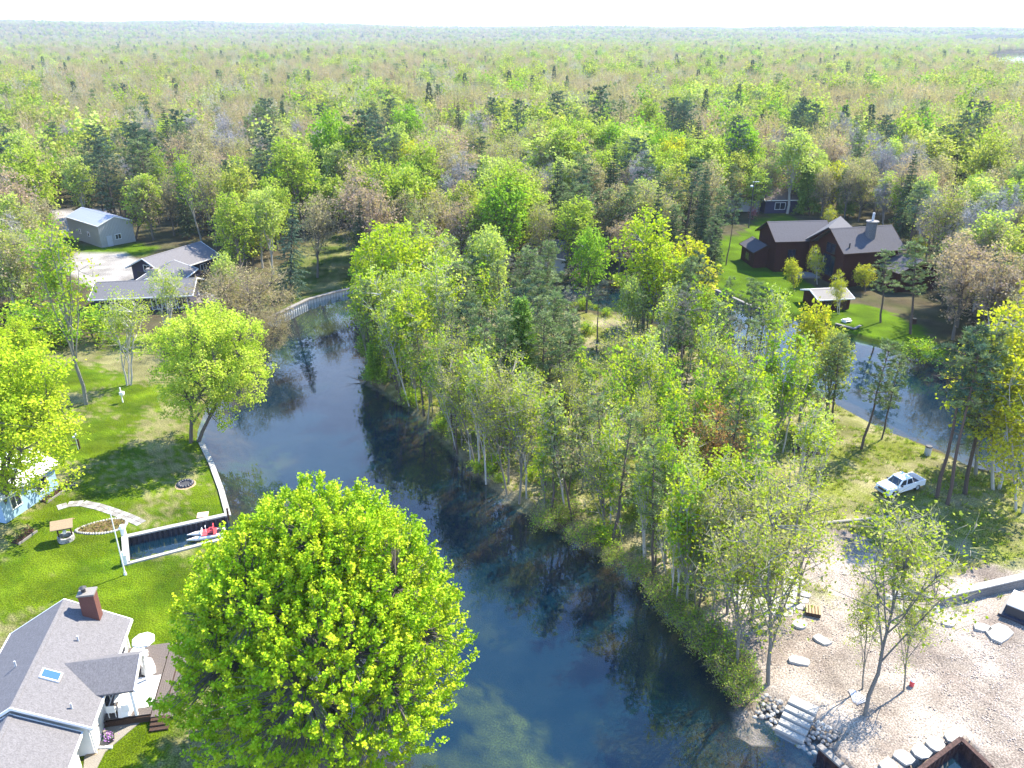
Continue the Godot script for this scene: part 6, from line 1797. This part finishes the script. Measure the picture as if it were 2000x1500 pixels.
func plant_forest() -> void:
	# trees that fill the peninsula, then the shrubs of its banks
	var planned := []
	var spots := []
	for k in 6000:
		if spots.size() >= 190: break
		var p := Vector2(rng.randf_range(-32, 48), rng.randf_range(-138, -42))
		if not Geometry2D.is_point_in_polygon(p, peninsula) or in_water(p): continue
		if Vector2(p.x, p.y + 101.0).length() < 0.1 or (p.x > 5.0 and p.x < 17.0 and p.y < -80.0): continue
		var close := false
		for q in spots:
			if p.distance_squared_to(q) < 4.0: close = true
		if close: continue
		spots.push_back(p)
		if p.x > 23.0 and p.y < -70.0 and rng.randf() < 0.6: continue
		var kinds := ["pine_a", "slim_pine", "slim_aspen", "slim_pine", "pine_a", "slim_birch", "pine_c", "slim_pine", "pine_grey", "slim_aspen"]
		if p.x < -8.0: kinds = ["bank_birch", "slim_birch", "slim_aspen", "bank_birch", "slim_pine", "slim_aspen", "bright_aspen"]
		if p.y > -78.0: kinds = ["thin_alder", "slim_birch", "slim_aspen", "slim_pine", "slim_pine", "slim_aspen", "slim_birch", "thin_alder"]
		var kd: String = kinds[rng.randi() % kinds.size()]
		var con := kd.begins_with("pine") or kd.begins_with("cedar")
		planned.push_back([kd, Vector3(p.x, 0.7, p.y), rng.randf_range(8.5, 14.0), rng.randfn() * 0.6, "conifers in the peninsula's thicket" if con else "leafy trees in the peninsula's thicket", rng.randf_range(0.8, 1.1), false])
	for p in [Vector3(10.64, 0.70, -50.85), Vector3(11.68, 0.70, -48.01), Vector3(12.24, 0.70, -46.44), Vector3(12.95, 0.70, -45.28), Vector3(13.55, 0.70, -43.79), Vector3(14.24, 0.70, -42.87), Vector3(14.75, 0.70, -41.59), Vector3(15.02, 0.70, -40.45), Vector3(15.29, 0.70, -39.40), Vector3(15.42, 0.70, -38.65), Vector3(8.78, 0.70, -52.85), Vector3(6.47, 0.70, -55.10), Vector3(3.59, 0.70, -57.98)]:
		planned.push_back(["bank_shrub", p + Vector3(-0.3, -0.3, 0.2), rng.randf_range(1.6, 2.6), -0.4, "shrubs on the lagoon's steep right bank", 1.1, false])
	var bank := 0
	for k in 4000:
		if bank >= 52: break
		var p := Vector2(rng.randf_range(-22, 20), rng.randf_range(-100, -42))
		var s := shore_at(p)
		if s.x < 0.3 or s.x > 2.2 or s.y > 0.5 or not Geometry2D.is_point_in_polygon(p + Vector2(1.5, -1.0), peninsula): continue
		bank += 1
		var kd: String = ["slim_birch", "thin_alder", "slim_pine", "slim_aspen", "slim_aspen", "slim_birch", "slim_pine"][k % 7]
		planned.push_back([kd, Vector3(p.x, 0.4, p.y), rng.randf_range(8.0, 13.5), -absf(rng.randfn()) * 1.4, "trees leaning over the peninsula's bank", 0.85, false])
	for k in 1300:
		var p := Vector2(rng.randf_range(-32, 48), rng.randf_range(-138, -33))
		var s := shore_at(p)
		if s.x < 0.15 or s.y > 0.5: continue
		if not Geometry2D.is_point_in_polygon(p, peninsula) and s.x > 2.0: continue
		if Geometry2D.is_point_in_polygon(p, lawn_left) or (Geometry2D.is_point_in_polygon(p, sand_lot) and (s.x > 1.5 or p.x > 14.5)) or Geometry2D.is_point_in_polygon(p, lawn_right): continue
		if s.x > 2.5 and k % 5: continue
		if p.x > 27.0: continue
		planned.push_back(["low_shrub" if k % 3 else "bank_shrub", Vector3(p.x, 0.35, p.y), rng.randf_range(0.9, 2.3), 0.0, "undergrowth shrubs of the peninsula", 1.2, false])
	var tuft := MB.new()
	for k in 16:
		tuft.col = Color.WHITE * rng.randf_range(0.7, 1.2)
		needle(tuft, Vector3(rng.randfn() * 0.12, 0, rng.randfn() * 0.12), Vector3(rng.randfn() * 0.14, rng.randf_range(0.15, 0.38), rng.randfn() * 0.14), 0.022)
	var tx := []
	var tc := PackedColorArray()
	for k in 26000:
		var p := Vector2(rng.randf_range(-25, 62), rng.randf_range(-108, -34))
		var in_meadow := Geometry2D.is_point_in_polygon(p, meadow)
		var in_lot := Geometry2D.is_point_in_polygon(p, sand_lot)
		if in_lot and (noise.get_noise_2d(p.x * 2.0 + 7.0, p.y * 2.0) < 0.22 or p.y > -44.0): continue
		if not in_meadow and not in_lot and not Geometry2D.is_point_in_polygon(p, peninsula): continue
		if noise.get_noise_2d(p.x * 4.0, p.y * 4.0) < -0.12: continue
		if shore_at(p).x < 0.8: continue
		var sc := rng.randf_range(0.6, 1.5)
		tx.push_back(Transform3D(Basis(Vector3.UP, rng.randf() * TAU).scaled(Vector3.ONE * sc), Vector3(p.x, 0.68, p.y)))
		tc.push_back([Color(0.30, 0.36, 0.05), Color(0.36, 0.38, 0.08), Color(0.46, 0.42, 0.2), Color(0.24, 0.33, 0.04)][k % 4] * rng.randf_range(0.8, 1.2))
	stuff("meadow_grass", {"mesh": tuft.mesh(M.leaf)}, tx, tc)
	# the woods behind, nearest first
	var cand := []
	var cell := 4.7
	for j in range(0, 68):
		for i in range(-68, 68):
			var x := i * cell + rng.randf_range(-2.2, 2.2)
			var z := -92.0 - j * cell + rng.randf_range(-2.2, 2.2)
			if absf(x) > -z * 0.70 + 12.0: continue
			var p := Vector2(x, z)
			if Geometry2D.is_point_in_polygon(p, peninsula): continue
			if blocked(p, 1.0): continue
			var s := shore_at(p)
			if s.x < 1.0: continue
			cand.push_back([p.length() - rng.randf() * 3.0, p])
	cand.sort_custom(func(a, b): return a[0] < b[0])
	var count := {"leafy_tree": 0, "budding_tree": 0, "pine_tree": 0, "spruce_tree": 0, "bare_tree": 0, "cedar_tree": 0, "white_pine": 0}
	var far := {"round": [[], PackedColorArray()], "haze": [[], PackedColorArray()], "cone": [[], PackedColorArray()], "layer": [[], PackedColorArray()]}
	for c in cand:
		var p: Vector2 = c[1]
		var kd := kind_at(p)
		var pr: Dictionary = protos[kd]
		var nm: String = pr.called
		var h: float = pr.h * rng.randf_range(0.7, 1.0) * (1.3 if rng.randf() < 0.25 else 1.0)
		var at := Vector3(p.x, base_height(p.x, p.y), p.y)
		if count[nm] < 290 and c[0] < 290.0:
			count[nm] += 1
			planned.push_back([kd, at, h, rng.randfn() * 0.5, "forest " + nm.replace("_", " ") + "s", rng.randf_range(0.85, 1.15), true])
		else:
			add_far(far, p, kd)
	plant_planned(planned)
	print("forest things ", count, " ", Time.get_ticks_msec())
	# the far woods
	var ring := [[380.0, 5.6, 415.0], [415.0, 6.2, 800.0], [800.0, 8.5, 1500.0], [1500.0, 13.0, 2600.0], [2600.0, 24.0, 5200.0]]
	for r in ring:
		var z: float = -r[0]
		while z > -r[2] * 1.02:
			var x: float = z * 0.72
			while x < -z * 0.72:
				var p := Vector2(x + rng.randf_range(-0.5, 0.5) * r[1], z + rng.randf_range(-0.5, 0.5) * r[1])
				x += r[1]
				if p.x > 300.0 and in_water(p): continue
				add_far(far, p, kind_at(p), 1.0 + (r[1] - 6.0) * 0.055)
			z -= r[1]
	stuff("far_leafy_forest", far_tree("round", 420, 0.060), far.round[0], far.round[1])
	stuff("far_budding_forest", far_tree("haze", 420, 0.055), far.haze[0], far.haze[1])
	stuff("far_spruce_forest", far_tree("cone", 420, 0.05), far.cone[0], far.cone[1])
	stuff("far_pine_forest", far_tree("layer", 460, 0.05), far.layer[0], far.layer[1])
	print("far forest ", far.round[0].size(), " ", far.haze[0].size(), " ", far.cone[0].size(), " ", far.layer[0].size(), " ", Time.get_ticks_msec())


# every planned tree is told apart by its look and by how near it stands to a thing one can find
func plant_planned(planned: Array) -> void:
	var marks := [["the pole barn", Vector2(-85, -161)], ["the navy house", Vector2(-58, -128)], ["the channel wall", Vector2(-26, -130)], ["the fallen tree", Vector2(-18, -88)], ["the flat-topped pine", Vector2(10, -97)], ["the broad dark conifer", Vector2(1, -78)], ["the tall bright aspen", Vector2(20, -100)], ["the rust-orange tree", Vector2(19, -68)], ["the brush pile", Vector2(29, -71)], ["the stone patio", Vector2(17, -50)], ["the boathouse", Vector2(47, -108)], ["the brown house", Vector2(56, -136)], ["the slate house", Vector2(47, -166)], ["the inlet docks", Vector2(95, -185)], ["the lake house", Vector2(130, -240)], ["the central white pine", Vector2(1, -205)], ["the right-hand white pine", Vector2(45, -200)], ["the utility poles", Vector2(-90, -195)], ["the upper-left road", Vector2(-125, -210)], ["the tan channel tree", Vector2(-37, -100)], ["the half-hidden cottage", Vector2(-5, -175)], ["the far-left white pine", Vector2(-130, -300)]]
	var looks := {"leafy_a": "fresh yellow-green leafy tree", "leafy_b": "light green leafy tree", "leafy_c": "deep green leafy tree", "leafy_d": "pale green white-trunked tree", "leafy_e": "yellow leafy tree", "leafy_f": "olive green leafy tree", "bud_a": "tan budding tree", "bud_b": "pinkish budding tree", "bud_c": "tan-olive budding tree", "bud_d": "olive budding tree", "bare": "bare grey tree", "spruce_a": "dark broad spruce", "spruce_b": "dark narrow spruce", "pine_a": "grey-green pine", "pine_b": "slim grey-green pine", "pine_c": "tall bare-trunked pine", "pine_grey": "grey thin pine", "bright_aspen": "bright aspen", "bank_birch": "white-stemmed birch", "slim_birch": "slim white birch", "slim_aspen": "slim aspen", "slim_pine": "thin-crowned pine", "white_pine": "tall dark white pine", "thin_alder": "airy thin tree", "tall_aspen": "tall slender aspen", "cedar_b": "small green cedar", "low_shrub": "low green shrub", "bank_shrub": "olive bank shrub"}
	var sets := {}
	for t in planned:
		var p := Vector2(t[1].x, t[1].z)
		var best := 1e9
		var mk := 0
		for m in marks.size():
			var dd: float = p.distance_to(marks[m][1])
			if dd < best:
				best = dd
				mk = m
		var key := [t[0], mk]
		if not sets.has(key): sets[key] = []
		sets[key].push_back([best, t])
	var nth := ["nearest", "second nearest", "third nearest", "fourth nearest", "fifth nearest", "sixth nearest", "seventh nearest", "eighth nearest", "ninth nearest", "tenth nearest", "eleventh nearest", "twelfth nearest", "thirteenth nearest", "fourteenth nearest", "fifteenth nearest", "sixteenth nearest"]
	for key in sets:
		sets[key].sort_custom(func(a, b): return a[0] < b[0])
		for k in sets[key].size():
			var t: Array = sets[key][k][1]
			var text: String = looks[key[0]] + (", " + nth[k] + " of its kind to " if k < 16 else (", far within the thicket from " if t[6] == false else ", deep in the forest past sixteen others from ")) + marks[key[1]][0]
			plant(t[0], t[1], t[2], t[3], text, "shrub" if t[0].ends_with("shrub") else "tree", t[4], t[5])


func kind_at(p: Vector2) -> String:
	var d := p.length()
	var a := noise.get_noise_2d(p.x * 0.22, p.y * 0.12 + 40.0)
	var b := noise.get_noise_2d(p.x * 0.30 + 77.0, p.y * 0.22)
	var r := rng.randf()
	var con := 0.10 + 0.5 * smoothstep(0.15, 0.4, b)
	if p.x > 5.0 and p.x < 40.0 and p.y < -120.0 and p.y > -165.0: con = 0.75
	con *= lerpf(1.0, 0.5, smoothstep(220.0, 420.0, d))
	if r < con:
		if d > 170.0 and d < 290.0 and rng.randf() < 0.16: return "white_pine"
		return ["pine_a", "pine_b", "pine_c", "spruce_a", "spruce_b", "pine_b"][rng.randi() % 6]
	var bud := clampf(0.50 + 1.7 * a + 0.22 * smoothstep(220.0, 700.0, d), 0.06, 0.92)
	if p.x < -10.0: bud = minf(0.92, bud + 0.2)
	if rng.randf() < bud:
		var q := rng.randf()
		if q < 0.05 + 0.5 * smoothstep(0.12, 0.35, noise.get_noise_2d(p.x * 0.4 - 60.0, p.y * 0.3)): return "bare"
		return ["bud_a", "bud_b", "bud_c", "bud_d", "bud_a", "bud_c"][rng.randi() % 6]
	return ["leafy_a", "leafy_b", "leafy_c", "leafy_d", "leafy_b", "leafy_f", "leafy_d", "leafy_a", "leafy_e"][rng.randi() % (8 if d > 200.0 else 9)]


func add_far(far: Dictionary, p: Vector2, kd: String, wide := 1.0) -> void:
	var style := "round"
	var col := YG
	match kd:
		"leafy_a", "leafy_b": col = YGM + OLIVE
		"leafy_c": col = MID
		"leafy_d": col = PALE
		"leafy_e": col = PALE + OLIVE
		"leafy_f": col = OLIVE
		"bud_a", "bud_c": style = "haze"; col = TAN
		"bud_d": style = "haze"; col = TAN + PINK
		"bud_b": style = "haze"; col = PINK
		"bare": style = "haze"; col = GREY
		"spruce_a", "spruce_b": style = "cone"; col = SPR
		_: style = "layer"; col = PINEC
	var h := rng.randf_range(8.5, 14.0) * (1.3 if rng.randf() < 0.2 else 1.0)
	wide *= rng.randf_range(0.8, 1.35)
	var b := Basis(Vector3.UP, rng.randf() * TAU).scaled(Vector3(h * wide, h, h * wide) * rng.randf_range(0.9, 1.1))
	far[style][0].push_back(Transform3D(b, Vector3(p.x, base_height(p.x, p.y) - 0.2, p.y)))
	far[style][1].push_back(pick_color(col))
